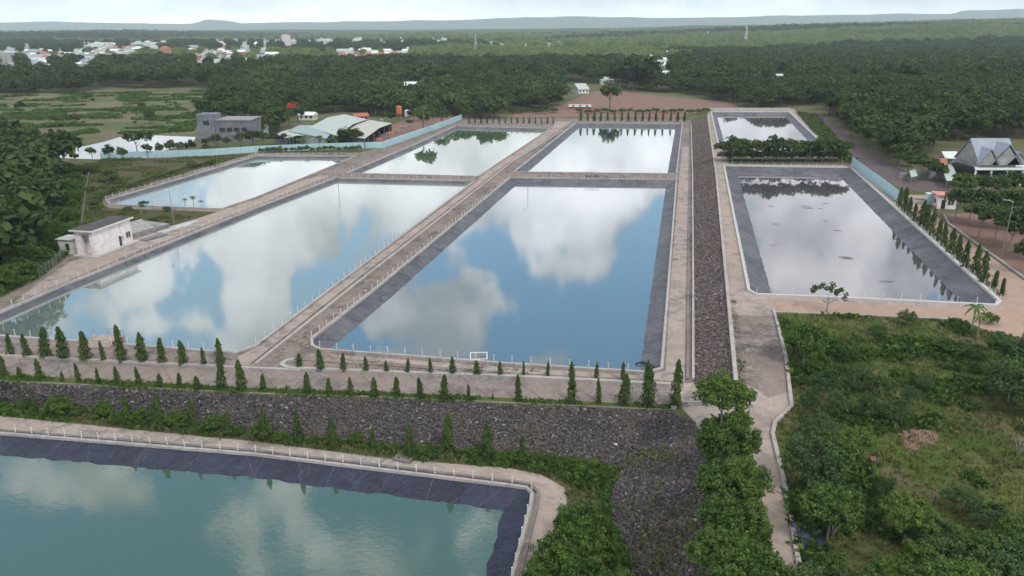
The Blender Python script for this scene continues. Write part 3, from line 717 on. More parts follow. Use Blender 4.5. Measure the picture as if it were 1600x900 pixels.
row([(733 + i * 9.4, 184, 193) for i in range(15)], 'in the row behind the upper left pond', 'columnar trees behind the upper left pond')

# ---------------------------------------------------------------- near broadleaf trees, shrubs and bushes
def put(lst, protos, fmt, cat, group, sxy=1.0, lift=0.0):
    for i, (x, y, hpx) in enumerate(lst):
        p, h = at_px(x, y, hpx); h *= 1.08
        place(protos[i % len(protos)], p, h, rd.uniform(0, 6.28), fmt % ORD[i], cat, group, rd.uniform(.92, 1.12) * sxy)
put([(1126, 678, 92), (1120, 742, 78), (1150, 748, 92), (1116, 798, 76), (1152, 812, 96), (1127, 862, 88), (1174, 872, 84), (1110, 915, 86), (1150, 940, 104), (1192, 962, 96), (1125, 990, 100), (1180, 1020, 110)],
    NEAR, 'bright green tree between stone slope and right road, %s from far end', 'tree', 'trees between the stone slope and the right road', .84)
put([(905, 850, 72), (860, 895, 60), (940, 862, 58), (905, 905, 90), (960, 900, 62), (850, 940, 70), (915, 965, 100), (965, 960, 80), (880, 1010, 90)],
    BUSH, 'rounded green bush between near pond and stone slope, %s from far end', 'bush', 'bushes between the near pond and the stone slope', .62)
put([(1255, 568, 66), (1243, 548, 40), (1275, 588, 40), (1300, 560, 34), (1330, 572, 30)],
    BUSH, 'bright leafy bush at upper left of grass lot, %s of five', 'bush', 'bright bushes in the grass lot', .62)
put([(1290, 622, 44), (1335, 610, 40), (1378, 620, 38), (1418, 634, 32), (1310, 655, 46), (1356, 655, 42), (1400, 662, 38), (1275, 688, 46), (1440, 612, 24), (1262, 648, 36)],
    BLUB, 'bluish green feathery shrub in grass lot thicket, %s from the back', 'shrub', 'bluish shrubs of the middle thicket', .75)
put([(1262, 765, 88), (1305, 752, 78), (1290, 700, 50), (1335, 728, 56)],
    [BLUB[0], NEAR[1], BLUB[2], NEAR[3]], 'dark leafy tree beside the right road, below the thicket, %s from the road', 'tree', 'dark trees by the right road', .9)
put([(1292, 842, 84)], NEAR, 'light green round tree by the dark tarp, %s one beside the road', 'tree', None, 1.1)
put([(1378, 782, 46)], [BLUB[1]], 'small dark narrow shrub standing alone in the %s open patch of grass', 'shrub', None, .42)
put([(1412, 850, 74), (1452, 866, 60), (1425, 915, 70), (1480, 915, 70), (1385, 945, 74), (1340, 955, 70), (1296, 925, 60), (1270, 965, 80)],
    [NEAR[0], BLUB[0], NEAR[2], BLUB[1]], 'leafy tree in the clump at the bottom of the grass lot, %s from the back', 'tree', 'trees at the bottom of the grass lot', .95)
put([(1500, 800, 46), (1545, 828, 44), (1590, 870, 66), (1530, 905, 70), (1570, 935, 96), (1615, 940, 90), (1500, 965, 90), (1450, 970, 90)],
    [BLUB[2], BLUB[0], NEAR[1], NEAR[3]], 'leafy tree at the lower right of the grass lot, %s from the back', 'tree', 'trees at the lower right of the grass lot', 1.0)
put([(1592, 600, 82), (1560, 572, 48), (1575, 628, 70), (1612, 650, 90), (1625, 570, 60)],
    [BLUB[1], NEAR[2], BLUB[0]], 'dark shrubby tree at the right edge of the grass lot, %s from the back', 'tree', 'dark trees at the right edge of the grass lot', .9)
put([(1416, 508, 23)], [BLUB[2]], 'dome shaped dark bush at back edge of grass lot, the %s by the track', 'bush', None, .95)
put([(1478, 552, 24), (1512, 556, 24), (1545, 505, 16), (1370, 525, 18)], [BUSH[0], BLUB[0], BUSH[2]], 'low wide shrub in the upper grass lot, %s from the left', 'shrub', 'low shrubs in the upper grass lot', 1.15)
# sparse young tree before the right pond
SPARSE = make_proto('young_tree', trunk_mesh(77, .5, .02, 6, BARKP, .42, .25), crown_mesh('crown', L_MID, 771, 24, 24, .03, zc=.66, rz=.3, rx=.55, cr=.09, shell=.7))
p, h = at_px(1291, 488, 44); place(SPARSE, p, h * 1.05, .5, 'sparse young tree standing on the track before the right pond', 'tree', None, 1.0)
# orchard by the gate
put([(1497, 322, 44), (1520, 318, 40), (1548, 322, 44), (1580, 320, 46), (1608, 322, 46), (1492, 342, 44), (1512, 352, 52), (1535, 352, 50), (1560, 358, 56), (1590, 362, 60), (1528, 372, 52), (1552, 382, 56), (1576, 392, 56), (1600, 392, 66), (1620, 410, 60), (1605, 428, 50), (1500, 303, 30)],
    ORCH, 'leafy orchard tree with a pale trunk beyond the dirt track, %s from the back', 'tree', 'orchard trees by the gate', .95)
# bushy hedge trees between the two right ponds
for i in range(13):
    x = 1128 + i * 15.6
    if abs(x - 1256) < 8: x += 6
    p, h = at_px(x, 253 + (i % 2), 30 + (i * 7 % 9)); place([ORCH[0], FORP[1], ORCH[2], FORP[3]][i % 4], p, h, i * 1.3, 'dark bushy tree in the hedge between the two right ponds, %s from the left' % ORD[i], 'tree', 'hedge trees between the right ponds', 1.0)
for i in range(12):
    p, h = at_px(1133 + i * 16, 250, 15 + i % 3 * 2); place(BUSH[i % 4], p, h, i * 2.1, 'dense dark bush filling the hedge between the right ponds, %s from the left' % ORD[i], 'bush', 'hedge bushes between the right ponds', 1.1)
p, h = at_px(1181, 231, 13); place(BUSH[1], p, h, 1, 'dark bush reaching up before the water of the far right pond', 'bush', None, .6)
p, h = at_px(953, 172, 42); place(MIDP[1], p, h, 1, 'tall round tree standing alone before the bare reddish field', 'tree', None, .85)
put([(990, 142, 46), (1012, 142, 44), (972, 138, 38), (1140, 160, 34), (1125, 156, 28)], FORP, 'big dark tree at the back edge of the bare reddish field, %s of five', 'tree', 'big dark trees behind the bare field', 1.1)
put([(800 + i * 13.2, 178 - (i % 3), 7 + (i * 5) % 5) for i in range(27) if i not in (6, 7)], [SBUSH[0], BUSH[3], SBUSH[2], BUSH[1]], 'bushy shrub of the hedge line behind the upper ponds, %s from the left', 'shrub', 'hedge behind the upper ponds', 1.3)
# wide tree and others in front of the far lake
p, h = at_px(215, 240, 32); place(make_proto('spreading_tree', TR[1], crown_mesh('crown', L_FOR, 888, 34, 18, .045, zc=.72, rz=.22, rx=.75, cr=.13)), p, h, 0, 'wide spreading dark tree before the bright natural pond', 'tree')
put([(145, 250, 18), (172, 252, 22), (192, 253, 20), (232, 247, 20), (250, 245, 18), (268, 244, 22), (282, 243, 19), (300, 242, 20), (322, 240, 14), (98, 248, 14)], [MIDP[0], FORP[1], MIDP[2]],
    'small tree along the light blue fence near the bright natural pond, %s in that line', 'tree', 'small trees by the light blue fence', .8)
# garden trees near the big roofed house
put([(1404, 262, 20), (1418, 268, 24), (1436, 276, 30), (1450, 281, 30), (1464, 284, 26), (1392, 252, 18), (1428, 262, 26)], [ORCH[0], MIDP[1], ORCH[1]],
    'green tree beside the old road near the roofed house, %s from the left', 'tree', 'trees by the house on the right', 1.0)
put([(322, 232, 14), (338, 230, 18), (356, 231, 15), (376, 230, 20), (396, 229, 22), (412, 228, 20), (430, 227, 17), (446, 226, 15), (408, 214, 22), (422, 208, 26), (436, 202, 24), (452, 198, 22), (466, 192, 20)], [FORP[0], MIDP[1], FORP[3], MIDP[3]],
    'leafy tree around the grey block building and warehouses, %s in that belt', 'tree', 'trees around the warehouses', 1.0)
put([(600, 190, 14), (612, 193, 16), (646, 190, 18), (660, 188, 16), (676, 184, 18), (640, 198, 10), (668, 193, 9), (690, 182, 14)], [MIDP[0], FORP[2], MIDP[2]],
    'tree or scrub beside the silos above the blue fence, %s from the warehouses', 'tree', 'trees beside the silos', 1.0)
# palms before the warehouse
def palm_crown(seed, n=11):
    r = random.Random(seed); Vv, Ff = [], []
    for k in range(n):
        a = 6.283 * k / n + r.uniform(-.2, .2); L = r.uniform(.28, .40); e0 = r.uniform(.2, 1.0); prev = None
        for j in range(6):
            t = j / 5; rr = L * t; z = .84 + L * (e0 * t - 1.25 * t * t) * .8; w = .045 * math.sin(math.pi * (t * .85 + .12))
            c = Vector((math.cos(a) * rr, math.sin(a) * rr, z)); sd_ = Vector((-math.sin(a), math.cos(a), 0)) * w
            i0 = len(Vv); Vv += [c - sd_ - Vector((0, 0, w * .5)), c, c + sd_ - Vector((0, 0, w * .5))]
            if prev is not None: Ff += [(prev, prev + 1, i0 + 1, i0), (prev + 1, prev + 2, i0 + 2, i0 + 1)]
            prev = i0
    return npmesh('fronds', Vv, Ff, L_NEAR)
PT = MB().tube([(0, 0, -.02), (.02, 0, .4), (.03, .01, .85)], [.03, .02, .018], 7).mesh('trunk', BARKP)
PALM = [make_proto('palm_tree', PT, palm_crown(i), 'fronds') for i in range(3)]
put([(455, 229, 15), (478, 229, 16), (500, 229, 17), (522, 230, 17), (468, 231, 14), (512, 231, 15)], PALM, 'small palm before the pale warehouse roofs, %s in that group', 'palm', 'palms before the warehouses', 1.3)
put([(543, 229.5, 27), (557, 229, 25), (532, 230, 18)], [FORP[2], FORP[3]], 'dark round tree before the warehouse corner, %s of three', 'tree', 'dark trees before the warehouse', 1.0)
put([(303, 322, 16), (290, 322, 12), (315, 324, 11)], [PALM[1], PALM[2]], 'banana plant on the front bank of the small left pond, %s of three', 'banana plant', 'banana plants by the small left pond', 1.3)
put([(1517, 520, 46), (1527, 528, 38)], [PALM[0], PALM[2]], 'palm with drooping fronds at the upper right of the grass lot, %s of two', 'palm', 'palms of the grass lot', .9)
# low hedge along the small left pond
hd = dense([(148, 322), (166, 305), (285, 268), (396, 238.5)], 14)
for i, (x, y) in enumerate(hd[2:36]):
    p, h = at_px(x - 6, y + 1.0, 9 - i * .1); place(SBUSH[i % 3], p, h, i, 'hedge shrub above the small left pond, %s from left' % (ORD[i] if i < len(ORD) else 'in the densest part just past thirty'), 'shrub', 'hedge shrubs of the small left pond', 1.25)
for i in range(16):
    x = 407 + i * 10.2; p, h = at_px(x, 238 - i * .15, 7 + (i * 5 % 4)); place(SBUSH[i % 3], p, h, i, 'small shrub between blue fence and small left pond, %s from left' % ORD[i], 'shrub', 'shrubs below the blue fence', 1.1)
# shrubs of the strip between the near pond and the stone wall
k = 0
for i in range(30):
    x = i * 31 + rd.uniform(-8, 8); y0 = np.interp(x, [0, 400, 800, 970], [634, 678, 712, 730]); y1 = np.interp(x, [0, 225, 400, 600, 800, 900], [648, 670, 687, 712, 728, 752])
    y = y0 + (y1 - y0) * rd.uniform(.1, .75); p, h = at_px(x, y, rd.choice([12, 15, 19, 24, 27]) * (1.15 if x < 420 else .75))
    place(BUSH[i % 4], p, h, i * 2, 'bright green bush in the strip below the stone wall, %s from left' % ORD[i], 'bush', 'bushes in the strip below the stone wall', rd.uniform(.8, 1.2))
# shrubs scattered in the far left fields and in the yard
fl = []
while len(fl) < 34:
    x, y = rd.uniform(-10, 420), rd.uniform(146, 232)
    if not inpoly([(60, 250), (60, 222), (150, 205), (310, 190), (420, 180), (420, 250)], x, y): fl.append((x, y))
for i, (x, y) in enumerate(sorted(fl)):
    p, h = at_px(x, y, rd.choice([4, 6, 9, 13, 18]) * (.6 + (y - 140) / 120)); place(MIDP[i % 4] if i % 2 else FORP[i % 5], p, h, i, 'lone small tree or shrub in the left field, %s from left' % ORD[i], 'tree', 'trees scattered in the left field', 1.1)
for i, (x, y, hh_) in enumerate([(172, 286, 22), (180, 290, 18), (150, 330, 10), (200, 330, 8), (225, 322, 9), (262, 330, 8), (240, 348, 9), (150, 352, 9), (140, 300, 10), (330, 258, 8), (300, 262, 9), (142, 270, 16)]):
    p, h = at_px(x, y, hh_); place(BUSH[i % 4] if i > 1 else MIDP[i], p, h, i, 'low shrub in the yard behind the pump house, %s of twelve' % ORD[i], 'shrub', 'shrubs in the yard', 1.2)
LEFTV = [(108, 300, 18), (115, 318, 20), (98, 330, 26), (108, 345, 22), (92, 352, 30), (80, 372, 34), (100, 372, 22), (62, 392, 36), (84, 395, 26), (45, 415, 36), (70, 412, 24), (30, 436, 36), (52, 432, 22), (12, 450, 34), (118, 282, 14), (104, 275, 18), (90, 262, 16)]
put(LEFTV, BUSH, 'bright green undergrowth bush at the edge of the left wood, %s from the back', 'bush', 'undergrowth bushes of the left wood', .8)

# ---------------------------------------------------------------- far town houses
def wall_box(w, d, h, mat, parent): return MB().box(-w / 2, w / 2, -d / 2, d / 2, -1, h).build('wall', mat, parent)
def house(kind, mat, rmat, w, d, h, label, group, cat='house', loc=(0, 0, 0), rz=0, name='house', rh=None, nwin=3):
    e = empty(name, loc, rz, label, cat, group); wall_box(w, d, h, mat, e); ov = .5
    if kind == 'flat':
        MB().box(-w / 2 - .2, w / 2 + .2, -d / 2 - .2, d / 2 + .2, h, h + .5).box(-w / 4, w / 8, -d / 4, d / 4, h + .5, h + 2.6).build('roof', rmat, e)
    elif kind == 'gable':
        rh = rh or d * .28
        MB().prism([(-w / 2 - ov, -d / 2 - ov, h - .1), (-w / 2 - ov, d / 2 + ov, h - .1), (-w / 2 - ov, 0, h + rh)], (w + 2 * ov, 0, 0)).build('roof', rmat, e)
    else:
        m = MB(); A = [(-w / 2 - ov, -d / 2 - ov, h), (w / 2 + ov, -d / 2 - ov, h), (w / 2 + ov, d / 2 + ov, h), (-w / 2 - ov, d / 2 + ov, h)]; t = [(-w / 5, 0, h + d * .3), (w / 5, 0, h + d * .3)]
        m.poly([A[0], A[1], t[1], t[0]]).poly([A[2], A[3], t[0], t[1]]).poly([A[1], A[2], t[1]]).poly([A[3], A[0], t[0]]).poly(A[::-1]); m.build('roof', rmat, e)
    fl = max(1, int(h // 3.2))
    for f in range(fl):
        for j in range(nwin):
            x = (j + .5) / nwin * w - w / 2; z = f * 3.2 + 1.0
            MB().box(x - .6, x + .6, -d / 2 - .06, -d / 2 - .003, z, z + 1.3).build('window', GLASS, e)
    return e
HP = [house('gable', CREAM, ROOFW, 13, 9, 4, 'x', 'g'), house('flat', WHITE, CONCL, 9, 10, 7, 'x', 'g'), house('hip', CREAM, REDROOF, 12, 11, 4.5, 'x', 'g'), house('gable', PINKR, ROOFW, 16, 10, 5, 'x', 'g'),
      house('flat', BLUEW, ROOFW, 7, 13, 9, 'x', 'g'), house('gable', CREAM, ROOFS, 20, 12, 5, 'x', 'g'), house('gable', WHITE, ROOFG, 30, 14, 5, 'x', 'g')]
HL = ['small cream house with pale roof', 'two storey white flat roofed house', 'cream house with red hipped roof', 'salmon house with white roof', 'tall narrow pale house', 'cream hall with slate coloured roof', 'long white shed with greenish roof']
HL = [h_ + ' in far town' for h_ in HL]
HOUSES = []; used = [False] * 7
def town(n, x0, x1, y0, y1, kinds, where):
    for _ in range(n):
        for t in range(20):
            x, y = rd.uniform(x0, x1), rd.uniform(y0, y1)
            if all(abs(x - a) > 6 or abs(y - c) > 1.6 for a, c, w_ in HOUSES): break
        k = rd.choice(kinds); p = G(x, y)
        if p.y > 1580: p = Vector((p.x, p.y, zfar_(p.x, p.y)))
        e = HP[k] if not used[k] else copy_tree(HP[k]); used[k] = True
        e.location = p; e.rotation_euler = (0, 0, rd.uniform(-.5, .5)); s_ = rd.uniform(.65, 1.25); e.scale = (s_, s_, s_)
        e['label'] = HL[k] + ' ' + where; e['group'] = 'houses of the far town ' + where; HOUSES.append((x, y, 9 * s_ / max(.3, mpp(p))))
ALLK = [0, 1, 2, 3, 4, 5, 6]
town(45, 60, 215, 80, 99, ALLK, 'left of the pink building'); town(24, 0, 60, 76, 106, [0, 1, 3, 5, 6], 'at the left edge'); town(39, 130, 262, 68, 79, [0, 2, 3, 6, 1], 'behind the pink building')
town(36, 290, 430, 72, 108, ALLK, 'right of the pink building'); town(21, 330, 500, 62, 72, [1, 5, 6, 0], 'around the tower block'); town(21, 520, 640, 78, 95, [0, 2, 3, 6], 'before the long dark wood')
town(24, 480, 700, 60, 70, [0, 6, 1, 5], 'near the horizon'); town(18, 700, 880, 60, 76, [0, 6, 5], 'out in the centre plain'); town(9, 10, 150, 102, 114, [0, 5], 'at the front edge'); town(9, 970, 1070, 84, 112, [0, 6], 'in the pale plantation')
for i in range(7):
    if not used[i]: HP[i].location = G(200 + i * 9, 90); HP[i]['label'] = HL[i] + ' alone'; HP[i]['group'] = 'houses of the far town'
def solo(kind, mat, rmat, w, d, h, px, py, rz, label, cat='building', name='building', **k):
    p = G(px, py)
    if p.y > 1580: p = Vector((p.x, p.y, zfar_(p.x, p.y)))
    HOUSES.append((px, py, w / mpp(p) * .6)); return house(kind, mat, rmat, w, d, h, label, None, cat, p, rz, name, **k)
solo('hip', PINKR, REDROOF, 14, 12, 14, 260, 90, .1, 'tall salmon pink building with red roof in the far town', nwin=5)
solo('flat', PINK, CREAM, 20, 14, 26, 448, 72, 0, 'pale pinkish tower block rising above the far town', nwin=4)
solo('flat', CREAM, WHITE, 26, 14, 9, 460, 70, 0, 'wide cream block right of the tower block', nwin=5)
solo('flat', CONCL, CONCL, 22, 12, 16, 6, 104, 0, 'grey white block of flats at the left edge of the photo', nwin=4)
solo('gable', PINKR, REDROOF, 9, 9, 8, 309, 99, 0, 'small house with a bright red roof in the far town', 'house', 'house', nwin=2)
solo('gable', WHITE, ROOFW, 17, 10, 3.5, 635, 141, .1, 'white roofed shed deep in the dark wood above the warehouses', 'shed', 'shed')
solo('gable', WHITE, ROOFW, 10, 8, 5, 660, 133, .4, 'tiny white house deep in the dark wood', 'house', 'house')
solo('gable', WHITE, ROOFG, 8, 13, 3, 906, 145, .35, 'white house with long green grey roof beside the track to the bare field', 'house', 'house')
solo('flat', WHITE, ROOFW, 11, 7, 3.6, 948, 132, .1, 'white flat roofed house above the track behind the lone tree', 'house', 'house')
solo('gable', CREAM, ROOFW, 12, 8, 4, 1042, 121, 0, 'small white roofed hut at the back of the bare field', 'hut', 'hut')
solo('gable', CREAM, ROOFW, 8, 5, 2.6, 482, 187, -.2, 'small white roofed shed behind the warehouses', 'shed', 'shed')
solo('gable', PINKR, REDROOF, 7, 5, 2.6, 563, 189, .5, 'small red roofed hut behind the warehouses', 'hut', 'hut')
solo('gable', CREAM, ROOFW, 14, 5, 3, 1216, 123, 0, 'pale orange roofed hut half hidden in the right forest', 'hut', 'hut')
solo('gable', CREAM, ROOFT, 8, 6, 3, 402, 212, 0, 'little shed right of the grey block building', 'shed', 'shed', nwin=1)
solo('gable', REDROOF, CONCL, 12, 4, 1.4, 906, 170, 0, 'long low brick shed with a white roof behind the upper ponds', 'shed', 'shed')

HOUSES.append((457, 168, 22)); HOUSES.append((457, 180, 18))
# ---------------------------------------------------------------- forests: individual trees and the mass behind
from mathutils import noise as mnoise
EXB = [[p_ for p_ in pts] for (n_, m_, pts) in REG if n_ not in ('forest_floor', 'field')]
LAKEB = [(p.x, p.y) for p in lake]
KEEP = [  # pixel areas without woods: building plots, clearings, thickets already planted
 [(300, 246), (300, 190), (398, 192), (405, 214), (424, 214), (475, 184), (535, 176), (578, 182), (615, 186), (650, 180), (700, 180), (722, 184), (600, 230), (420, 240)],
 [(100, 235), (142, 250), (130, 360), (106, 404), (62, 440), (20, 470), (-10, 462), (58, 402), (86, 345), (92, 280)],
 [(1292, 235), (1345, 240), (1425, 285), (1640, 310), (1640, 480), (1560, 480), (1340, 275)],
 [(1395, 300), (1395, 262), (1450, 245), (1465, 225), (1640, 215), (1900, 215), (1900, 480), (1560, 470)],
 [(780, 196), (780, 178), (880, 172), (880, 128), (900, 126), (975, 140), (1090, 150), (1160, 170), (1285, 171), (1300, 262), (1110, 262), (1104, 196)],
 [(1225, 165), (1285, 165), (1345, 262), (1225, 262)], [(1390, 330), (1390, 285), (1640, 300), (1640, 330)],
 [(40, 260), (40, 215), (330, 186), (345, 262)], [(122, 400), (122, 250), (420, 232), (620, 222), (600, 300)],
]
def gridpts(y0, y1, sp):
    out = []
    for yy in np.arange(y0, y1, sp):
        hw = yy * .76 + 40
        for xx in np.arange(-hw, hw, sp): out.append((xx + rd.uniform(-.42, .42) * sp, yy + rd.uniform(-.42, .42) * sp))
    return out
PTS = {'dark': [], 'mid': [], 'pale': []}
def consider(x, y, sp, hm):
    z0 = zfar_(x, y) if y > 1590 else 1.0
    px, py, dep = proj((x, y, z0))
    if dep < 60 or px < -260 or px > 1860 or py > 560: return
    fieldy = False
    if y < 620:
        for e in EXB:
            if inpoly(e, x, y): return
        for hpts in HOLE.values():
            if inpoly(hpts, x, y): return
        if inpoly(LAKEB, x, y): return
        z0 = zat(x, y)
        if z0 is None: return
        px, py, dep = proj((x, y, z0))
        if px > 1205 and py > 480: return
        if 990 < px < 1300 and py > 260: return
        if px < 1000 and py > 470: return
    for kp in KEEP:
        if inpoly(kp, px, py): return
    if inpoly([(-300, 236), (-300, 148), (130, 146), (150, 138), (330, 138), (345, 158), (322, 176), (300, 205), (300, 232), (75, 246), (60, 236)], px, py): return
    for (hx, hy, hw) in HOUSES:
        if abs(px - hx) < hw * .62 + 1 and -2.0 < py - hy < (9 if py < 112 else 19): return
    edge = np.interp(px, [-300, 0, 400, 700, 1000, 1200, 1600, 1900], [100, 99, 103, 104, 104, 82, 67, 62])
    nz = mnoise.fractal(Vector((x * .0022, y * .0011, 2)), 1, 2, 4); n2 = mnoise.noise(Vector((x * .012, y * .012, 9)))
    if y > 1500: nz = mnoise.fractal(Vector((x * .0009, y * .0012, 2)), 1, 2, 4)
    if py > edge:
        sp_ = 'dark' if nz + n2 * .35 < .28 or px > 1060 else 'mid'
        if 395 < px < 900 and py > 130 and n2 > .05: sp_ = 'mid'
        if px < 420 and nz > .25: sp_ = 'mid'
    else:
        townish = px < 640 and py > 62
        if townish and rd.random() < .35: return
        if px > 690 and nz > -.22: sp_ = 'pale'  # lighter leaf colour carries the sunlit far band
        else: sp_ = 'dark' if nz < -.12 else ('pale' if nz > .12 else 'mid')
        if 460 < px < 640 and 70 < py < 84: sp_ = 'dark'  # dark leaf colour stands in for a cloud-shadow band
        if y > 900 and nz > .42 and rd.random() < .8: return
        hm *= .8 if townish else .9
    h = hm * rd.uniform(.62, 1.32) * (1 + .18 * n2)
    PTS[sp_].append((x, y, z0 - .3, h, rd.uniform(0, 6.28), rd.uniform(.85, 1.2), h / dep, px, py))
for x, y in gridpts(60, 600, 6.3): consider(x, y, 6.3, 9.5)
for x, y in gridpts(600, 1590, 9.5): consider(x, y, 9.5, 12.5)
for x, y in gridpts(1620, 3000, 15): consider(x, y, 15, 16)
for x, y in gridpts(3000, 5000, 26): consider(x, y, 26, 22)
def forest_mass(name, pts, crowns, label, group):
    Vv = np.array([(p[0], p[1], p[2]) for p in pts], dtype=np.float32)
    me = bpy.data.meshes.new(name); me.vertices.add(len(pts)); me.vertices.foreach_set('co', Vv.ravel()); me.update()
    a = me.attributes.new('scl', 'FLOAT_VECTOR', 'POINT'); a.data.foreach_set('vector', np.array([(p[3] * p[5], p[3] * p[5], p[3]) for p in pts], dtype=np.float32).ravel())
    a = me.attributes.new('rot', 'FLOAT_VECTOR', 'POINT'); a.data.foreach_set('vector', np.array([(0, 0, p[4]) for p in pts], dtype=np.float32).ravel())
    o = tag(meshobj(name, me), label, 'forest', group, 'stuff')
    ng = bpy.data.node_groups.new('scatter_' + name, 'GeometryNodeTree')
    ng.interface.new_socket('Geometry', in_out='INPUT', socket_type='NodeSocketGeometry'); ng.interface.new_socket('Geometry', in_out='OUTPUT', socket_type='NodeSocketGeometry')
    gi = ng.nodes.new('NodeGroupInput'); go = ng.nodes.new('NodeGroupOutput'); iop = ng.nodes.new('GeometryNodeInstanceOnPoints'); jg = ng.nodes.new('GeometryNodeJoinGeometry')
    for c in crowns:
        oi = ng.nodes.new('GeometryNodeObjectInfo'); oi.transform_space = 'ORIGINAL'; oi.inputs['Object'].default_value = c; oi.inputs['As Instance'].default_value = True
        ng.links.new(oi.outputs['Geometry'], jg.inputs[0])
    na = ng.nodes.new('GeometryNodeInputNamedAttribute'); na.data_type = 'FLOAT_VECTOR'; na.inputs[0].default_value = 'scl'
    nr = ng.nodes.new('GeometryNodeInputNamedAttribute'); nr.data_type = 'FLOAT_VECTOR'; nr.inputs[0].default_value = 'rot'
    er = ng.nodes.new('FunctionNodeEulerToRotation'); ng.links.new(nr.outputs[0], er.inputs[0])
    ng.links.new(gi.outputs[0], iop.inputs['Points']); ng.links.new(jg.outputs[0], iop.inputs['Instance']); iop.inputs['Pick Instance'].default_value = True
    ng.links.new(na.outputs[0], iop.inputs['Scale']); ng.links.new(er.outputs[0], iop.inputs['Rotation']); ng.links.new(iop.outputs[0], go.inputs[0])
    md = o.modifiers.new('scatter', 'NODES'); md.node_group = ng
    return o
def forest(kind, protos, nind, labels, masslabel, mname):
    pts = sorted(PTS[kind], key=lambda p: -p[6]); inview = [p for p in pts if -20 < p[7] < 1620][:nind]; s_ = set(id(p) for p in inview); crowns = []
    for i, p in enumerate(inview):
        lb, gr = labels(p); pr = protos[i % len(protos)]
        e, c = place(pr, (p[0], p[1], p[2]), p[3], p[4], lb, 'tree', gr, p[5])
        if i < len(protos): crowns.append(c)
    rest = [p for p in pts if id(p) not in s_]
    if rest: forest_mass(mname, rest, crowns, masslabel, None)
def lab_dark(p):
    if p[7] < 420 and p[8] > 235: return ('dense dark tree of the left wood, in its nearer half level with the pump house', 'near trees of the left wood') if p[8] > 330 else ('dense dark tree of the left wood, in its farther half beyond the pump house', 'far trees of the left wood')
    if p[7] > 1100 and p[8] > 185: return 'dark broadleaf tree in the front part of the right forest along the old road', 'front trees of the right forest'
    if p[7] < 420: return 'dark tree of the wood belt between left field and far town', 'trees of the belt before the town'
    if p[7] > 1100: return 'dark green broadleaf tree of the dense forest on the right', 'trees of the right forest'
    return 'dark green tree of the wood behind the upper ponds', 'trees of the wood behind the ponds'
def lab_mid(p):
    if p[8] > 240: return 'mid green tree mixed into the wood at the left edge', 'mid green trees of the left wood'
    return 'mid green tree among the mixed woods around the warehouses and fields', 'trees of the mixed woods'
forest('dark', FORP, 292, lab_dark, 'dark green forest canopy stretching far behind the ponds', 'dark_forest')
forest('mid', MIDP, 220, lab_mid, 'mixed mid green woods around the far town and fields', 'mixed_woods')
forest('pale', PALP, 120, lambda p: ('pale green plantation tree, painted as sunlit, at the near edge of the far plantation', 'near trees of the far plantation'), 'pale green plantation, painted as sunlit, stretching to the far hills', 'far_plantation')

# ---------------------------------------------------------------- grass and ground cover
def tufts(name, poly, n, hgt, mat, label, cat='grass', thr=-.25, seed=1, wid=.5):
    r = random.Random(seed); W3 = px3(poly) if len(poly[0]) > 2 else [G(*a) for a in poly]
    x0, x1 = min(p.x for p in W3), max(p.x for p in W3); y0, y1 = min(p.y for p in W3), max(p.y for p in W3); C, H = [], []
    t = 0
    while len(C) < n and t < n * 8:
        t += 1; x, y = r.uniform(x0, x1), r.uniform(y0, y1)
        if not inpoly(W3, x, y): continue
        nz = mnoise.fractal(Vector((x * (.11 if y < 250 else .03), y * (.11 if y < 250 else .05), seed)), 1, 2, 3)
        if nz < thr: continue
        z = zat(x, y)
        if z is None: continue
        C.append((x, y, z)); H.append(hgt * r.uniform(.4, 1.1) * (1 + .9 * max(0, nz)))
    C = np.array(C); H = np.array(H); n = len(C); k = 4
    C = np.repeat(C, k, 0) + rng.normal(size=(n * k, 3)) * np.array([.22, .22, 0]); H = np.repeat(H, k) * (.6 + .6 * rng.random(n * k)); m = len(C)
    a = rng.random(m) * 6.283; T = np.stack([np.cos(a), np.sin(a), np.zeros(m)], 1) * (wid * H * .5)[:, None]
    lean = rng.normal(size=(m, 3)) * np.array([.45, .45, 0]) * H[:, None] + np.array([0, 0, 1]) * H[:, None]
    Vv = np.stack([C - T * .8, C + T * .8, C + T + lean, C - T * .7 + lean * .9], 1).reshape(-1, 3); Vv[:, 2] -= .02
    o = meshobj(name, npmesh(name, Vv, np.arange(m * 4).reshape(-1, 4), mat)); return tag(o, label, cat, None, 'stuff')
LOT = [(1214, 490), (1350, 495), (1500, 502), (1530, 515), (1550, 521), (1600, 531), (1750, 548), (1760, 1000), (1290, 1000), (1252, 892), (1229, 765), (1209, 680), (1214, 664), (1241, 637), (1232, 560)]
tufts('grass_growth', LOT, 9000, .34, L_DRY, 'rough olive and straw coloured grass growing in the lot on the right', thr=-.9, seed=3)
tufts('weed_growth', LOT, 7000, .5, L_NEAR, 'leafy green weeds covering parts of the grass lot', 'weeds', thr=.08, seed=5, wid=.8)
BELT = [(-60, 628), (0, 633), (200, 657), (400, 679), (600, 698), (800, 714), (900, 724), (968, 733), (950, 770), (953, 830), (955, 960), (800, 990), (818, 912), (858, 870), (874, 835), (888, 785), (884, 760), (845, 739), (800, 730), (600, 714), (400, 688), (225, 671), (0, 648), (-60, 640)]
tufts('strip_grass', BELT, 5000, .42, L_DRY, 'tall olive grass in the strip between stone wall and near pond', thr=-.9, seed=8)
tufts('strip_weeds', BELT, 6500, .55, L_BUSH, 'bright green creeping weeds in the strip below the stone wall', 'weeds', thr=-.05, seed=9, wid=.9)
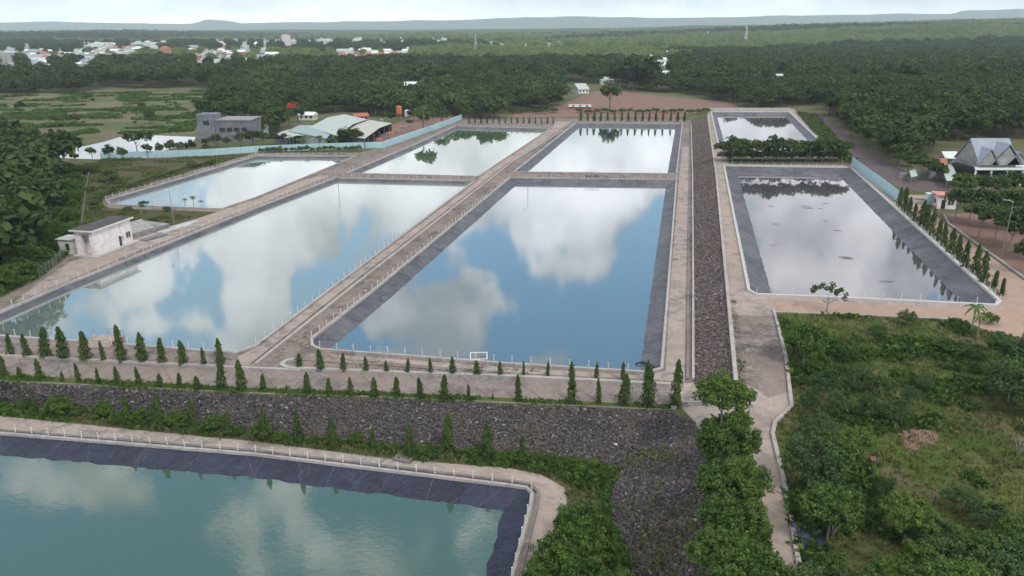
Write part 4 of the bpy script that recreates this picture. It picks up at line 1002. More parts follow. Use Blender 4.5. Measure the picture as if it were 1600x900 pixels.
tufts('verge_grass', [(-60, 582), (0, 586), (200, 597), (400, 607), (600, 614), (800, 623), (1050, 633), (1048, 642), (800, 631), (600, 622), (400, 616), (200, 606), (0, 595), (-60, 590)], 2600, .28, L_BUSH, 'short green grass along the top of the stone wall', thr=-.2, seed=12, wid=.8)
tufts('slope_edge_weeds', [(1104, 692), (1108, 760), (1112, 900), (1118, 1000), (1220, 1000), (1210, 900), (1183, 780), (1165, 700), (1165, 650), (1100, 660)], 2600, .5, L_NEAR, 'green undergrowth beneath the trees beside the right road', 'weeds', thr=-.6, seed=13, wid=.9)
tufts('yard_grass', [(136, 264), (126, 346), (150, 368), (172, 368), (300, 340), (172, 326), (158, 319), (164, 308), (290, 271), (396, 240), (300, 242), (160, 250)], 6000, .5, L_DRY, 'tall yellowish green grass in the yard behind the pump house', thr=-.1, seed=14, wid=.7)
tufts('wood_edge_growth', [(128, 262), (120, 350), (104, 398), (60, 432), (0, 462), (-40, 475), (-40, 440), (60, 380), (80, 300), (80, 262)], 6500, .9, L_BUSH, 'bright green creeper growth at the edge of the left wood', 'weeds', thr=-.5, seed=15, wid=1.0)
tufts('field_growth', [(-60, 232), (-60, 152), (130, 146), (330, 140), (342, 158), (320, 176), (300, 208), (190, 212), (70, 238)], 8000, .8, L_BUSH, 'patches of green growth in the overgrown left field', 'weeds', thr=.08, seed=16, wid=2.2)
tufts('road_strip_growth', [(1245, 176), (1275, 180), (1345, 262), (1330, 256), (1298, 240), (1285, 222)], 1500, .9, L_MID, 'green strip between the far right pond and the old road', 'weeds', thr=-.5, seed=17, wid=1.2)

# loose stones of the embankments
def rocks(name, poly, n, size, mat, label, seed):
    r = np.random.default_rng(seed); W3 = px3(poly); x0, x1 = min(p.x for p in W3), max(p.x for p in W3); y0, y1 = min(p.y for p in W3), max(p.y for p in W3); C = []
    for t in range(n * 12):
        if len(C) >= n: break
        x, y = r.uniform(x0, x1), r.uniform(y0, y1)
        if not inpoly(W3, x, y): continue
        z = zat(x, y)
        if z is not None: C.append((x, y, z))
    C = np.array(C); n = len(C); bm = bmesh.new(); bmesh.ops.create_icosphere(bm, subdivisions=1, radius=1); bv = np.array([v_.co[:] for v_ in bm.verts]); bf = np.array([[v_.index for v_ in f.verts] for f in bm.faces]); bm.free()
    s_ = size * (.5 + r.random(n) ** 2 * 1.1); ax = s_[:, None] * (.7 + .6 * r.random((n, 3))); V_ = bv[None] * ax[:, None, :] * (.8 + .4 * r.random((n, len(bv), 1)))
    a = r.random(n) * 6.283; c, q_ = np.cos(a)[:, None], np.sin(a)[:, None]; X = V_[:, :, 0] * c - V_[:, :, 1] * q_; Y = V_[:, :, 0] * q_ + V_[:, :, 1] * c
    V_ = np.stack([X, Y, V_[:, :, 2] * .8], 2) + C[:, None, :] + np.array([0, 0, size * .15]); F_ = (bf[None] + (np.arange(n) * len(bv))[:, None, None]).reshape(-1, 3)
    tag(meshobj(name, npmesh(name, V_.reshape(-1, 3), F_, mat)), label, 'stones', None, 'stuff')
def rockmat(nm, tn):
    m, q_ = newmat(nm); ri = q_.n('ShaderNodeNewGeometry').outputs['Random Per Island']; p = pos(q_)
    c = q_.mix(ri, (.038 * tn[0], .034 * tn[1], .034 * tn[2]), (.112 * tn[0], .100 * tn[1], .099 * tn[2])); c = q_.mix(q_.mr(ri, .95, .98, 0, .7), c, (.28, .26, .25)); c = q_.mix(q_.mr(q_.noise(p, .17, 5, .65), .5, .65, 0, .55), c, (.12, .09, .072))
    finish(q_, c, .9, q_.noise(p, 8, 3, .6), .4, .05, .2); return m
RK = rockmat('rock', (1, 1, 1)); RKB = rockmat('rock_brown', (1.8, 1.6, 1.45))
EMB = [(-60, 597, -.4), (0, 597, -.4), (200, 608, -.4), (400, 618, -.4), (600, 624, -.4), (800, 633, -.4), (950, 639, -.4), (1050, 644, -.4), (1085, 660, .8), (1102, 694, 2.2), (1107, 760, 3), (1111, 900, 3), (1114, 960, 3), (970, 960, ZN), (955, 830, ZN), (952, 770, ZN), (970, 732, ZN), (800, 713, ZN), (600, 697, ZN), (400, 678, ZN), (200, 656, ZN), (0, 632, ZN), (-60, 626, ZN)]
rocks('embankment_stones', EMB, 24000, .145, RK, 'dark grey rubble stones covering the embankment above the near pond', 31)
rocks('slope_stones', [(1084, 594, 0), (1084, 450, 0), (1083, 275, 0), (1081, 195, 0), (1104, 190, 3), (1117, 275, 3), (1134, 450, 3), (1148, 598, 3)], 8000, .19, RKB, 'brownish rubble stones covering the long slope beside the right road', 32)
tufts('bank_weeds', [(560, 560), (800, 576), (1040, 588), (1040, 597), (800, 586), (600, 578), (450, 572), (440, 560), (420, 548), (800, 268), (880, 200), (888, 200), (600, 449), (495, 533), (500, 552)], 1500, .16, L_DRY, 'sparse low weeds growing on the dirty pond banks', 'weeds', thr=.12, seed=40, wid=1.0)
tufts('slope_weeds', [(1000, 700), (1060, 690), (1095, 700), (1098, 900), (960, 900), (960, 740)], 900, .24, L_DRY, 'sparse weeds between the stones of the slope', 'weeds', thr=.0, seed=41, wid=.9)
tufts('road_edge_weeds', [(1140, 470), (1150, 470), (1165, 600), (1152, 600)], 300, .15, L_DRY, 'small weeds along the kerb of the right road', 'weeds', thr=0, seed=42, wid=.9)

# ================================================================ fences of white electric posts
def post_mesh():
    m = MB().tube([(0, 0, -.1), (0, 0, 1.12)], .024, 6)
    for z in (.3, .55, .8, 1.05): m.tube([(0, 0, z - .05), (0, 0, z - .03), (0, 0, z + .03), (0, 0, z + .05)], [.03, .085, .085, .03], 8)
    return m.mesh('post', WHITE)
POSTM = plain('post_paint', (.60, .60, .58), .7, .3, 3)
POST = post_mesh(); POST.materials.clear(); POST.materials.append(POSTM)
def efence(key, idx, label, sp=2.6, out=.45, hs=1.0):
    hp = HOLE[key]; nn = inward(resample(hp, 2)); pts = []
    chain = [hp[i] for i in idx]; rs = []
    for a, c in zip(chain, chain[1:]):
        k = max(1, round((c - a).length / sp)); rs += [a + (c - a) * (j / k) for j in range(k)]
    rs.append(chain[-1]); cen = sum(hp, Vector()) / len(hp)
    rs = [p for p in rs if -150 < proj(p)[0] < 1750 and proj(p)[1] < 1050 and proj(p)[2] > 5][:100]
    e = empty('electric_fence', rs[0] + Vector((0, 0, .25)), 0, label, 'fence', 'electric fences around the ponds'); base = rs[0] + Vector((0, 0, .25))
    loc = [p - rs[0] for p in rs]
    for p in loc:
        o = meshobj('post', POST, e); o.location = p; o.scale = (1, 1, hs * rd.uniform(.94, 1.04)); o.rotation_euler = (rd.uniform(-.05, .05), rd.uniform(-.05, .05), 0)
    m = MB()
    for z in (.3, .55, .8, 1.05): m.tube([p + Vector((.07, 0, z * hs)) for p in loc], .006, 3)
    m.build('wire', STEEL, e)
efence('A', [6, 5, 4], 'white post fence on the left side of the small left pond')
efence('A', [4, 3], 'white post fence on the far side of the small left pond')
efence('A', [0, 1], 'white post fence on the near side of the small left pond')
efence('B', [7, 8, 9, 10], 'white post fence on the pump house side of the big left pond')
efence('B', [0, 1, 2, 3], 'white post fence on the near side of the big left pond')
efence('B', [4, 5, 6], 'white post fence between the big left pond and the central road')
efence('B', [6, 7], 'white post fence on the dam behind the big left pond')
efence('C', [0, 1, 2], 'white post fence on the near side of the big middle pond')
efence('C', [3, 4, 5], 'white post fence on the right side of the big middle pond')
efence('C', [5, 6], 'white post fence on the dam behind the big middle pond')
efence('C', [6, 7, 8], 'white post fence between the central road and the big middle pond')
efence('D', [3, 4, 0], 'white post fence on the left side of the upper left pond')
efence('D', [2, 3], 'white post fence on the far side of the upper left pond')
efence('E', [2, 3], 'white post fence on the far side of the upper middle pond')
efence('E', [1, 2], 'white post fence on the right side of the upper middle pond')
efence('F', [1, 2, 3], 'white post fence on the near side of the right pond')
efence('F', [4, 5, 6], 'white post fence beside the columnar trees of the right pond')
efence('F', [6, 7], 'white post fence on the far side of the right pond')
efence('F', [7, 0], 'white post fence on the left side of the right pond')
efence('G', [4, 0], 'white post fence on the left side of the far right pond')
efence('G', [3, 4], 'white post fence on the far side of the far right pond')
efence('G', [1, 2, 3], 'white post fence on the right side of the far right pond')
efence('H', [10, 9, 8, 7], 'white post fence on the far side of the near pond', 2.25)
efence('H', [5, 4, 3, 2, 1], 'white post fence on the right side of the near pond', 2.0)

# sheet metal fences
def sheet_fence(pts, h, label, mat=SHEETB):
    P3 = [G(*p) for p in pts]; e = empty('sheet_metal_fence', P3[0], 0, label, 'fence', 'light blue sheet fences')
    for a, c in zip(P3, P3[1:]):
        d = c - a; L = d.length; n = max(1, round(L / 6)); ang = math.atan2(d.y, d.x)
        for i in range(n):
            o = MB().box(0, L / n - .05, -.04, .04, -.3, h).build('panel', mat, e); o.location = a + d * (i / n) - P3[0]; o.rotation_euler = (0, 0, ang)
            if len(e.children) > 96: break
        for i in range(0, n + 1, 3):
            if len(e.children) > 180: break
            o = MB().box(-.08, .08, .05, .2, -.3, h + .1).build('post', STEEL, e); o.location = a + d * (i / n) - P3[0]; o.rotation_euler = (0, 0, ang)
sheet_fence([(158, 249), (230, 247), (330, 243), (400, 238), (500, 234), (600, 231)], 2.4, 'light blue sheet metal fence between the natural pond and the small left pond')
sheet_fence([(600, 231), (640, 217), (690, 199), (722, 186.5)], 2.6, 'light blue sheet metal fence sloping up beside the upper left pond')
sheet_fence([(1330, 259), (1352, 277), (1375, 294), (1402, 316)], 2.9, 'light blue sheet metal fence between the right pond and the old road')
sheet_fence([(1108, 172), (1180, 172), (1236, 172)], 1.2, 'pale sheet fence behind the far right pond', CONCL)

# low wall on the left of the yard
def wall_run(name, pts, h, w, mat, label, cat='wall'):
    o = strip(name, [G(*p) for p in pts], w, h, mat)
    del o['kind']; tag(o, label, cat); return o
wall_run('boundary_wall', dense([(141, 262), (134, 305), (128, 352)]), 0.8, .2, M_KERBD, 'low dark boundary wall between left wood and pump house yard')
def mesh_fence(pts, h, label):
    P3 = [G(*p) for p in dense(pts, 4)]; e = empty('mesh_fence', P3[0], 0, label, 'fence'); m = MB()
    for p in P3: MB().tube([(0, 0, -.1), (0, 0, h)], .05, 6).build('post', STEEL, e).location = p - P3[0]
    for a, c in zip(P3, P3[1:]):
        for k in range(7): m.tube([a - P3[0] + Vector((0, 0, h * k / 6.5)), c - P3[0] + Vector((0, 0, h * k / 6.5))], .015, 3)
        L = (c - a).length
        for k in range(int(L / .6)): t = k * .6 / L; b0 = a - P3[0] + (c - a) * t; m.tube([b0, b0 + Vector((0, 0, h))], .01, 3)
    m.build('netting', STEEL, e)
mesh_fence([(106, 396), (84, 418), (62, 434)], 2.0, 'grey wire mesh fence at the edge of the left wood near the pump house')

def oriented(K, Rr):
    d = Rr - K; d.z = 0; a = math.atan2(d.y, d.x); return a, d.length
# ---------------------------------------------------------------- pump house
K, Rp, Lp = G(150, 401), G(208, 378), G(121, 399)
ang, pw = oriented(K, Rp); pd = (Lp - K).length * .95; PHH = 5.2
e = empty('pump_house', K, ang, 'pale pink pump house with a flat dark roof and open porch beside the left pond', 'building')
m = MB().box(0, pw, 0, .3, 0, PHH).box(pw - .3, pw, .3, pd, 0, PHH).box(.8, pw - .3, pd - .3, pd, 0, PHH)
m.box(0, 1.3, .3, .9, 0, PHH) ; m.box(0, .9, pd - 1.3, pd, 0, PHH).box(1.6, 1.9, .3, pd - .3, 0, PHH).box(0, .3, 1.2, pd - 1.3, PHH - .7, PHH); m.build('wall', PINK, e)
for x in (pw * .40, pw * .70): MB().box(x, x + .22, -.07, -.002, 0, PHH - .02).build('pilaster', PINKD, e)
MB().box(pw - .2, pw + .06, -.06, -.001, 0, PHH - .02).build('pilaster', CREAM, e)
rf = MB().box(-.7, pw + .6, -.6, pd + .6, PHH, PHH + .28).build('roof', CREAM, e)
MB().box(-.5, pw + .4, -.4, pd + .4, PHH + .282, PHH + .34).build('roofing', ROOFD, rf)
MB().box(-.8, pw + 1.2, -.9, pd + .6, -.4, .18).build('plinth', CONCL, e)
dr = MB().box(pw * .64, pw * .64 + 1.0, -.05, -.004, .18, 2.4).build('door', GLASS, e); MB().box(pw * .64 - .12, pw * .64 + 1.12, -.7, -.005, 2.42, 2.52).build('canopy', CREAM, dr)
wf = MB().box(pw * .83, pw * .83 + 1.5, -.06, -.006, 1.3, 2.7).build('window', CREAM, e); MB().box(pw * .83 + .12, pw * .83 + .68, -.08, -.062, 1.42, 2.58).box(pw * .83 + .82, pw * .83 + 1.38, -.08, -.062, 1.42, 2.58).build('pane', GLASS, wf)
MB().box(1.56, 1.598, pd * .45, pd * .45 + .5, 1.4, 1.9).build('window', DARK, e)
e = empty('annex', K + Matrix.Rotation(ang, 3, 'Z') @ Vector((.6, pd + 1.4, 0)), ang, 'small pale annex hut behind the left corner of the pump house', 'hut')
MB().box(0, 3.2, 0, 3.4, 0, 3.0).build('wall', CREAM, e); MB().box(-.3, 3.5, -.3, 3.7, 3.0, 3.15).build('roof', CONCL, e); MB().box(-.04, -.003, .8, 1.7, .8, 2.2).build('window', GLASS, e)
# concrete drying beds right of the pump house
A0, A1 = G(207, 371), G(265, 354); ang, bl = oriented(A0, A1)
e = empty('drying_bed', A0, ang, 'stepped pale concrete drying beds right of the pump house', 'concrete beds')
MB().box(0, bl, 0, 9, -.3, .75).build('base', CONC, e)
for i in range(5): MB().box(.3 + i * .4, bl * (.62 + .09 * i) - .2, .4 + i * 1.85, .75 + i * 1.85, .752, 1.15).build('divider_wall', CONCL, e)
MB().box(bl * .55, bl * .8, .8, 2.6, .752, .8).build('gravel_layer', CONCD, e)
for i, (x, y, w_) in enumerate([(276, 358, 9), (243, 372, 6), (290, 352, 7)]):
    p = G(x, y); o = MB().box(-w_ / 2, w_ / 2, -.5, .5, -.1, .35).box(-w_ / 2, w_ / 2, .9, 1.4, -.1, .3).build('concrete_slab', CONCL if i != 1 else CONCD); o.location = p; o.rotation_euler = (0, 0, ang)
    tag(o, ['pale concrete channel slabs right of the drying beds', 'dark slabs on the bank before the drying beds', 'farthest concrete slabs on the bank by the small left pond'][i], 'slab')

# lamp posts
def lamp(px, base, top, label, arm=1.6, dirx=-1):
    p, h = at_px(px, base, base - top); e = empty('lamp_post', p, 0, label, 'lamp post', 'lamp posts by the ponds')
    MB().tube([(0, 0, -.1), (0, 0, h * .5), (0, 0, h)], [.10, .075, .055], 8).build('pole', STEEL if h > 7 else WHITE, e)
    MB().tube([(0, 0, h - .1), (dirx * arm * .5, 0, h + .25), (dirx * arm, 0, h + .3)], [.05, .04, .04], 6).build('arm', WHITE, e)
    MB().prism([(dirx * arm - .35, -.14, h + .22), (dirx * arm + .35, -.14, h + .22), (dirx * arm + .35, .14, h + .22), (dirx * arm - .35, .14, h + .22)], (0, 0, .14)).build('lamp_head', STEEL, e)
lamp(1565, 402, 318, 'tall grey lamp post with curved arm among the orchard trees')
lamp(272, 352, 300, 'thin white lamp post between pump house and small left pond')
lamp(528, 279, 232, 'thin lamp post on the dam corner behind the big left pond', 1)
lamp(1265, 252, 222, 'thin lamp post in the hedge between the two right ponds', 1)
lamp(825, 274, 236, 'thin lamp post at the left end of the middle dam', 1)
lamp(2, 236, 176, 'leaning white mast at the left edge of the overgrown field', 1)

# pond platforms
def platform(px, py, w, d, h, mat, label, rail=True, z=None, rz=0):
    p = G(px, py) if z is None else P(px, py, z); e = empty('platform', p, rz, label, 'platform')
    MB().box(-w / 2, w / 2, -d / 2, d / 2, -.6, h).build('deck', mat, e)
    if rail:
        m = MB()
        for x in (-w / 2 + .1, 0, w / 2 - .1):
            for y in (-d / 2 + .1, d / 2 - .1): m.tube([(x, y, h), (x, y, h + 1)], .04, 5)
        for y in (-d / 2 + .1, d / 2 - .1):
            for z_ in (.55, 1.0): m.tube([(-w / 2 + .1, y, h + z_), (w / 2 - .1, y, h + z_)], .035, 5)
        m.build('railing', STEEL, e)
    return e
platform(925, 276, 4.2, 3.0, .7, M_BANK, 'square concrete sluice platform with railings on the middle dam')
platform(160, 536, 4.6, 4.6, .35, M_ROAD, 'concrete jetty with railing reaching into the big left pond', rz=.05)
e = empty('float_frame', P(748, 557, -1.2), .05, 'white square float frame lying on the big middle pond', 'float'); m = MB()
for a in range(4):
    an = a * math.pi / 2; c, s_ = math.cos(an), math.sin(an); m.tube([(c * 1.2 - s_ * 1.2, s_ * 1.2 + c * 1.2, .1), (c * 1.2 + s_ * 1.2, s_ * 1.2 - c * 1.2, .1)], .07, 8)
m.build('pipe', WHITE, e)
MB().box(-1.1, 1.1, -1.1, 1.1, -.1, .05).build('net', CONCD, e)
o = MB().tube([P(993, 568, -1.15), P(1004, 566, -.9), P(1016, 569, -.1), P(1022, 574, .3)], .16, 8).build('intake_hose', DARK); tag(o, 'black hose lying in the near right corner of the big middle pond', 'hose')
p = G(631, 718); o = MB().box(-1.1, 1.1, -.7, .7, -.1, .3).build('manhole', M_KERBD); o.location = p; o.rotation_euler = (0, 0, -.35); tag(o, 'dark square manhole frame on the kerb of the near pond', 'manhole')
for i, (x, y, s_) in enumerate([(688, 705, .35), (388, 706, .22), (1247, 793, .45), (1264, 817, .45), (962, 695, .25)]):
    p = G(x, y); bm = bmesh.new(); bmesh.ops.create_icosphere(bm, subdivisions=2, radius=s_)
    for v_ in bm.verts: v_.co = v_.co * (1 + .35 * mnoise.noise(v_.co * 4 + Vector((i, 0, 0)))); v_.co.z = max(-.05, v_.co.z * .6)
    me = bpy.data.meshes.new('plastic_bag'); bm.to_mesh(me); bm.free(); me.materials.append(WHITE); o = meshobj('plastic_bag', me); o.location = p
    tag(o, ['crumpled white bag in the grass strip below the stone wall', 'small white bag on the kerb of the near pond', 'upper white bag of rubbish beside the right road', 'lower white bag of rubbish beside the dark tarp', 'tiny white scrap at the foot of the stone slope'][i], 'bag')
p = G(1262, 838); r_ = random.Random(4); vs = []; n_ = 14
for j in range(n_):
    for i in range(n_):
        x, y = (i / (n_ - 1) - .5) * 2.6, (j / (n_ - 1) - .5) * 3.6; x *= 1 - .3 * abs(y / 2); vs.append((x, y, .25 + .35 * mnoise.noise(Vector((x * 1.3, y * 1.3, 2))) + .2 * mnoise.noise(Vector((x * 4, y * 4, 2)))))
o = meshobj('tarpaulin', npmesh('tarpaulin', vs, [(j * n_ + i, j * n_ + i + 1, (j + 1) * n_ + i + 1, (j + 1) * n_ + i) for j in range(n_ - 1) for i in range(n_ - 1)], TARP, True)); o.location = p
tag(o, 'crumpled dark blue tarpaulin lying beside the right road', 'tarpaulin')
for i, (x, y, a) in enumerate([(1254, 850, .3), (1262, 853, .1)]):
    o = MB().tube([(-1.3, 0, .1), (0, .05, .2), (1.4, 0, .12)], .07, 6).build('wooden_pole', BARKP); o.location = G(x, y); o.rotation_euler = (0, 0, -.5 + a); tag(o, ['left pale wooden pole lying by the dark tarp', 'right pale wooden pole lying by the dark tarp'][i], 'pole')
# dead branches of bare shrubs
def bare(px, py, hpx, label, seed):
    p, h = at_px(px, py, hpx); r = random.Random(seed); m = MB()
    for k in range(9):
        a = r.uniform(0, 6.28); s_ = r.uniform(.2, .55) * h; m.tube([(0, 0, 0), (math.cos(a) * s_ * .4, math.sin(a) * s_ * .4, h * .5), (math.cos(a) * s_, math.sin(a) * s_, h * r.uniform(.75, 1))], [.05, .035, .012], 5)
    o = m.build('bare_shrub', BARKP); o.location = p; tag(o, label, 'shrub')
bare(1301, 838, 26, 'leafless grey shrub under the light green round tree', 1); bare(1563, 868, 28, 'leafless brownish shrub at the lower right of the grass lot', 2); bare(1254, 718, 34, 'thin bare stem beside the dark trees by the right road', 3); bare(1590, 712, 32, 'leafless dark shrub at the right edge of the grass lot', 5)
# leaves floating in the right pond
for i, (x, y) in enumerate([(1213, 350), (1262, 325), (1282, 326), (1258, 322), (1290, 345), (1320, 402), (1325, 404), (1308, 360), (1210, 383), (1385, 440), (1240, 290), (1205, 322), (1290, 318)]):
    p = P(x, y, 1.36); w_ = rd.uniform(.6, 1.5); bm = bmesh.new(); bmesh.ops.create_circle(bm, cap_ends=True, radius=w_, segments=12)
    for v_ in bm.verts: v_.co *= 1 + .5 * mnoise.noise(v_.co * 2 + Vector((i * 3, 0, 0))); v_.co.y *= .5
    bmesh.ops.solidify(bm, geom=bm.faces[:], thickness=.02)
    me = bpy.data.meshes.new('scum_patch'); bm.to_mesh(me); bm.free(); me.materials.append(CONCD); o = meshobj('scum_patch', me); o.location = p + Vector((0, 0, .01)); tag(o, 'small dark scum patch floating on the right pond', 'scum', 'scum patches on the right pond')
# liner mud showing at the far end of the right pond
MB().poly([P(1140, 268, 1.385), P(1310, 268, 1.385), P(1306, 283, 1.385), P(1285, 279, 1.385), P(1258, 272, 1.385), P(1200, 275, 1.385), P(1150, 272, 1.385)]).build('mud_bed', plain('mud', (.14, .13, .15), .6, .3, .4))['kind'] = 'structure'

# ---------------------------------------------------------------- grey block building and warehouses
K, Rp = G(318, 222), G(394, 222); ang, w_ = oriented(K, Rp); hh = 38 * mpp(K)
e = empty('block_building', K, ang, 'unfinished grey concrete block building with a raised left corner by the bright natural pond', 'building')
MB().box(0, w_, 0, 14, -.5, hh * .86).build('wall', CONCD, e); MB().box(-1.5, w_ * .28, -.6, 8, -.5, hh * 1.12).build('tower', CONCD, e)
MB().box(w_ * .28 + .05, w_ + .3, -.3, 14.3, hh * .862, hh * .90).build('roof', CONC, e)
for i in range(4): MB().box(w_ * (.36 + .15 * i), w_ * (.36 + .15 * i) + 2.2, -.08, -.004, hh * .42, hh * .58).build('window', DARK, e)
MB().box(w_ * .05, w_ * .05 + 2.4, -.68, -.603, hh * .7, hh * .86).build('window', DARK, e)
e = empty('roof_shelter', G(399, 214), 0, 'small pale lean-to right of the grey block building', 'shelter'); MB().box(-2, 2, -2, 2, 2.4, 2.6).build('roof', ROOFG, e)
for x in (-1.8, 1.8): MB().box(x - .1, x + .1, -1.9, -1.7, -.1, 2.4).build('post', STEEL, e)
def hall(front, back, eave, ridge_h, rmat, wmat, label, openside=True):
    """front/back: two pixel points each (left, right) at eave height; gable ridge between"""
    a, c = P(*front[0], eave), P(*front[1], eave); d, f = P(*back[0], eave), P(*back[1], eave)
    o0 = Vector((a.x, a.y, 0)); e = empty('warehouse', o0, 0, label, 'warehouse', 'warehouses with pale roofs'); m1, m2 = (a + d) / 2, (c + f) / 2; m1.z = m2.z = eave + ridge_h
    T = Vector((0, 0, .15)); m = MB()
    for quad in ((a, c, m2, m1), (m1, m2, f, d)): m.prism([v_ - o0 for v_ in quad], T)
    m.build('roof', rmat, e)
    m = MB(); ins = .96; cen = (a + c + d + f) / 4
    cs = [cen + (v_ - cen) * ins for v_ in (a, c, f, d)]; lo = [Vector((v_.x, v_.y, -.3)) - o0 for v_ in cs]; hi = [Vector((v_.x, v_.y, eave - .05)) - o0 for v_ in cs]
    for i in range(4):
        j = (i + 1) % 4
        if openside and i == 1: continue
        t_ = (cen - (cs[i] + cs[j]) / 2).normalized() * .2; t_.z = 0; m.prism([lo[i], lo[j], hi[j], hi[i]], t_)
    m.prism([hi[0], hi[3], m1 - o0 + (m2 - m1) * .02 - Vector((0, 0, .1))], (m2 - m1).normalized() * .2)
    m.build('wall', wmat, e)
    n_ = 5
    for i in range(n_):
        p_ = lo[1] + (lo[2] - lo[1]) * ((i + .5) / n_); MB().tube([p_, p_ + Vector((0, 0, eave + .2))], .15, 6).build('column', STEEL, e)
    return e
hall([(428, 212), (520, 214)], [(545, 179), (562, 183)], 5, 1.2, ROOFG, CONCD, 'x') if False else None
hall([(484, 199), (527, 213)], [(538, 179), (574, 187)], 4.6, 1.3, ROOFG, CONCL, 'largest warehouse, with a pale grey green roof, at the back of the row')
hall([(530, 211), (570, 217)], [(578, 188), (613, 193)], 3.9, 1.0, ROOFG2, CONCD, 'warehouse with a beige roof and open right side facing the yard')
hall([(450, 205), (510, 217)], [(484, 196), (530, 205)], 3.6, 1.1, ROOFT, CONCL, 'lower warehouse with a teal tinted roof at the left of the row')
hall([(430, 212), (448, 216)], [(452, 203), (480, 212)], 3.0, .5, ROOFG, CONCD, 'small low annex shed at the left end of the warehouses')
# silos
def silo(px, base, top, rad, mat, label):
    p, h = at_px(px, base, base - top); e = empty('silo', p, 0, label, 'silo', None)
    MB().tube([(0, 0, h * .35), (0, 0, h * .45), (0, 0, h * .95), (0, 0, h)], [rad * .3, rad, rad, rad * .5], 14).build('tank', mat, e)
    for k in range(4): a = .78 + k * 1.57; MB().tube([(math.cos(a) * rad * .8, math.sin(a) * rad * .8, -.1), (math.cos(a) * rad * .8, math.sin(a) * rad * .8, h * .5)], .12, 5).build('leg', STEEL, e)
silo(624, 188, 167, 1.5, ORANGE, 'orange silo on legs right of the warehouses'); silo(637, 189, 173, 1.4, WHITE, 'white silo on legs right of the orange silo')
silo(597, 202, 187, .9, CONC, 'slim grey tank tower at the right warehouse corner')
# red excavator among the trees
p = G(456, 171); e = empty('excavator', p, .2, 'red excavator with raised arm standing among the trees behind the warehouses', 'excavator')
e.scale = (1.25, 1.25, 1.25); e.location.z += 0
MB().box(-1.8, 1.8, -1.4, -.7, -.1, .78).box(-1.8, 1.8, .7, 1.4, -.1, .78).build('track', DARK, e); MB().box(-1.9, 1.6, -1.3, 1.3, .8, 2.2).box(-1.9, -.4, -1.3, 1.3, 2.2, 2.7).build('body', RED, e)
cb = MB().box(.1, 1.5, -1.3, -.1, 2.2, 3.5).build('cab', RED, e); MB().box(.25, 1.35, -1.34, -1.303, 2.4, 3.3).build('window', GLASS, cb)
MB().tube([(1.4, .3, 1.8), (3.4, .3, 4.0), (5.2, .3, 3.4)], [.35, .3, .25], 4).build('boom', RED, e); MB().tube([(5.2, .3, 3.4), (5.6, .3, 1.4)], [.25, .18], 4).build('stick', RED, e); MB().box(5.1, 6.0, -.2, .8, .7, 1.4).build('bucket', DARK, e)
# rubble of bricks near the silos
for i, (x, y) in enumerate([(596, 214), (606, 210), (616, 207), (590, 220), (628, 201)]):
    p = G(x, y); m = MB()
    for k in range(14): a, c, s_ = rd.uniform(-.9, .9), rd.uniform(-.6, .6), rd.uniform(.6, 1.1); m.box(a, a + s_ * 1.6, c, c + s_, -.1, s_)
    o = m.build('brick_pile', PINKR if i % 2 else CONC); o.location = p; tag(o, 'heap of bricks and blocks in the warehouse yard beside the blue fence', 'brick pile', 'brick piles in the warehouse yard')

# ---------------------------------------------------------------- big roofed house, sheds, guard house and gate on the right
def Q(x, y, z): return P(x, y, ZR + z)
o0 = G(1540, 262); e = empty('roofed_house', o0, 0, 'large house with a steep blue grey gabled roof behind the orchard', 'house')
zb, zt = 5.2, 11.5
rl, rr = Q(1516, 217, zt), Q(1577, 217, zt); fl_, fr_ = Q(1524, 250, zb), Q(1590, 254, zb); off = (rl - fl_); bl_, br_ = rl + Vector((off.x * .8 + 1, abs(off.y), zb - zt)), rr + Vector((1, abs(off.y), zb - zt))
def rel(*a): return [v_ - o0 for v_ in a]
fl_ = Vector((rl.x, rl.y - 6.5, ZR + zb)); fr_ = Vector((rr.x, rr.y - 6.5, ZR + zb)); bl_ = Vector((rl.x, rl.y + 6.5, ZR + zb)); br_ = Vector((rr.x, rr.y + 6.5, ZR + zb))
MB().prism(rel(fl_, fr_, rr, rl), (0, 0, .2)).prism(rel(rl, rr, br_, bl_), (0, 0, .2)).build('roof', ROOFS, e)
m = MB(); m.prism(rel(fl_ + Vector((.3, .4, -.1)), bl_ + Vector((.3, -.4, -.1)), rl + Vector((.3, 0, -.2))), (.3, 0, 0)); m.prism(rel(fr_ + Vector((-.6, .4, -.1)), br_ + Vector((-.6, -.4, -.1)), rr + Vector((-.6, 0, -.2))), (.3, 0, 0))
m.box(fl_.x - o0.x + .5, fr_.x - o0.x - .5, fl_.y - o0.y + .6, bl_.y - o0.y - .6, -.3, zb).build('wall', GABLE, e)
for t, hgt, wd in ((.22, 4.3, 3.0), (.66, 5.6, 4.6), (.95, 3.4, 3.4)):
    c = fl_ + (fr_ - fl_) * t - o0; yb = c.y + 6.3 * min(1, hgt / 6.3); dm = MB()
    a0, a1, ap, bp = (c.x - wd, c.y - .5, zb + .1), (c.x + wd, c.y - .5, zb + .1), (c.x, c.y - .5, zb + hgt), (c.x, yb, zb + hgt)
    b0, b1 = (c.x - wd, c.y + .2, zb + .1), (c.x + wd, c.y + .2, zb + .1)
    dm.prism([a0, ap, bp, b0], (0, 0, .25)).prism([a1, ap, bp, b1], (0, 0, .25)); dmo = dm.build('dormer', ROOFS, e)
    MB().prism([(c.x - wd * .88, c.y - .2, zb), (c.x + wd * .88, c.y - .2, zb), (c.x, c.y - .2, zb + hgt * .9)], (0, .2, 0)).build('gable_wall', GABLE, dmo)
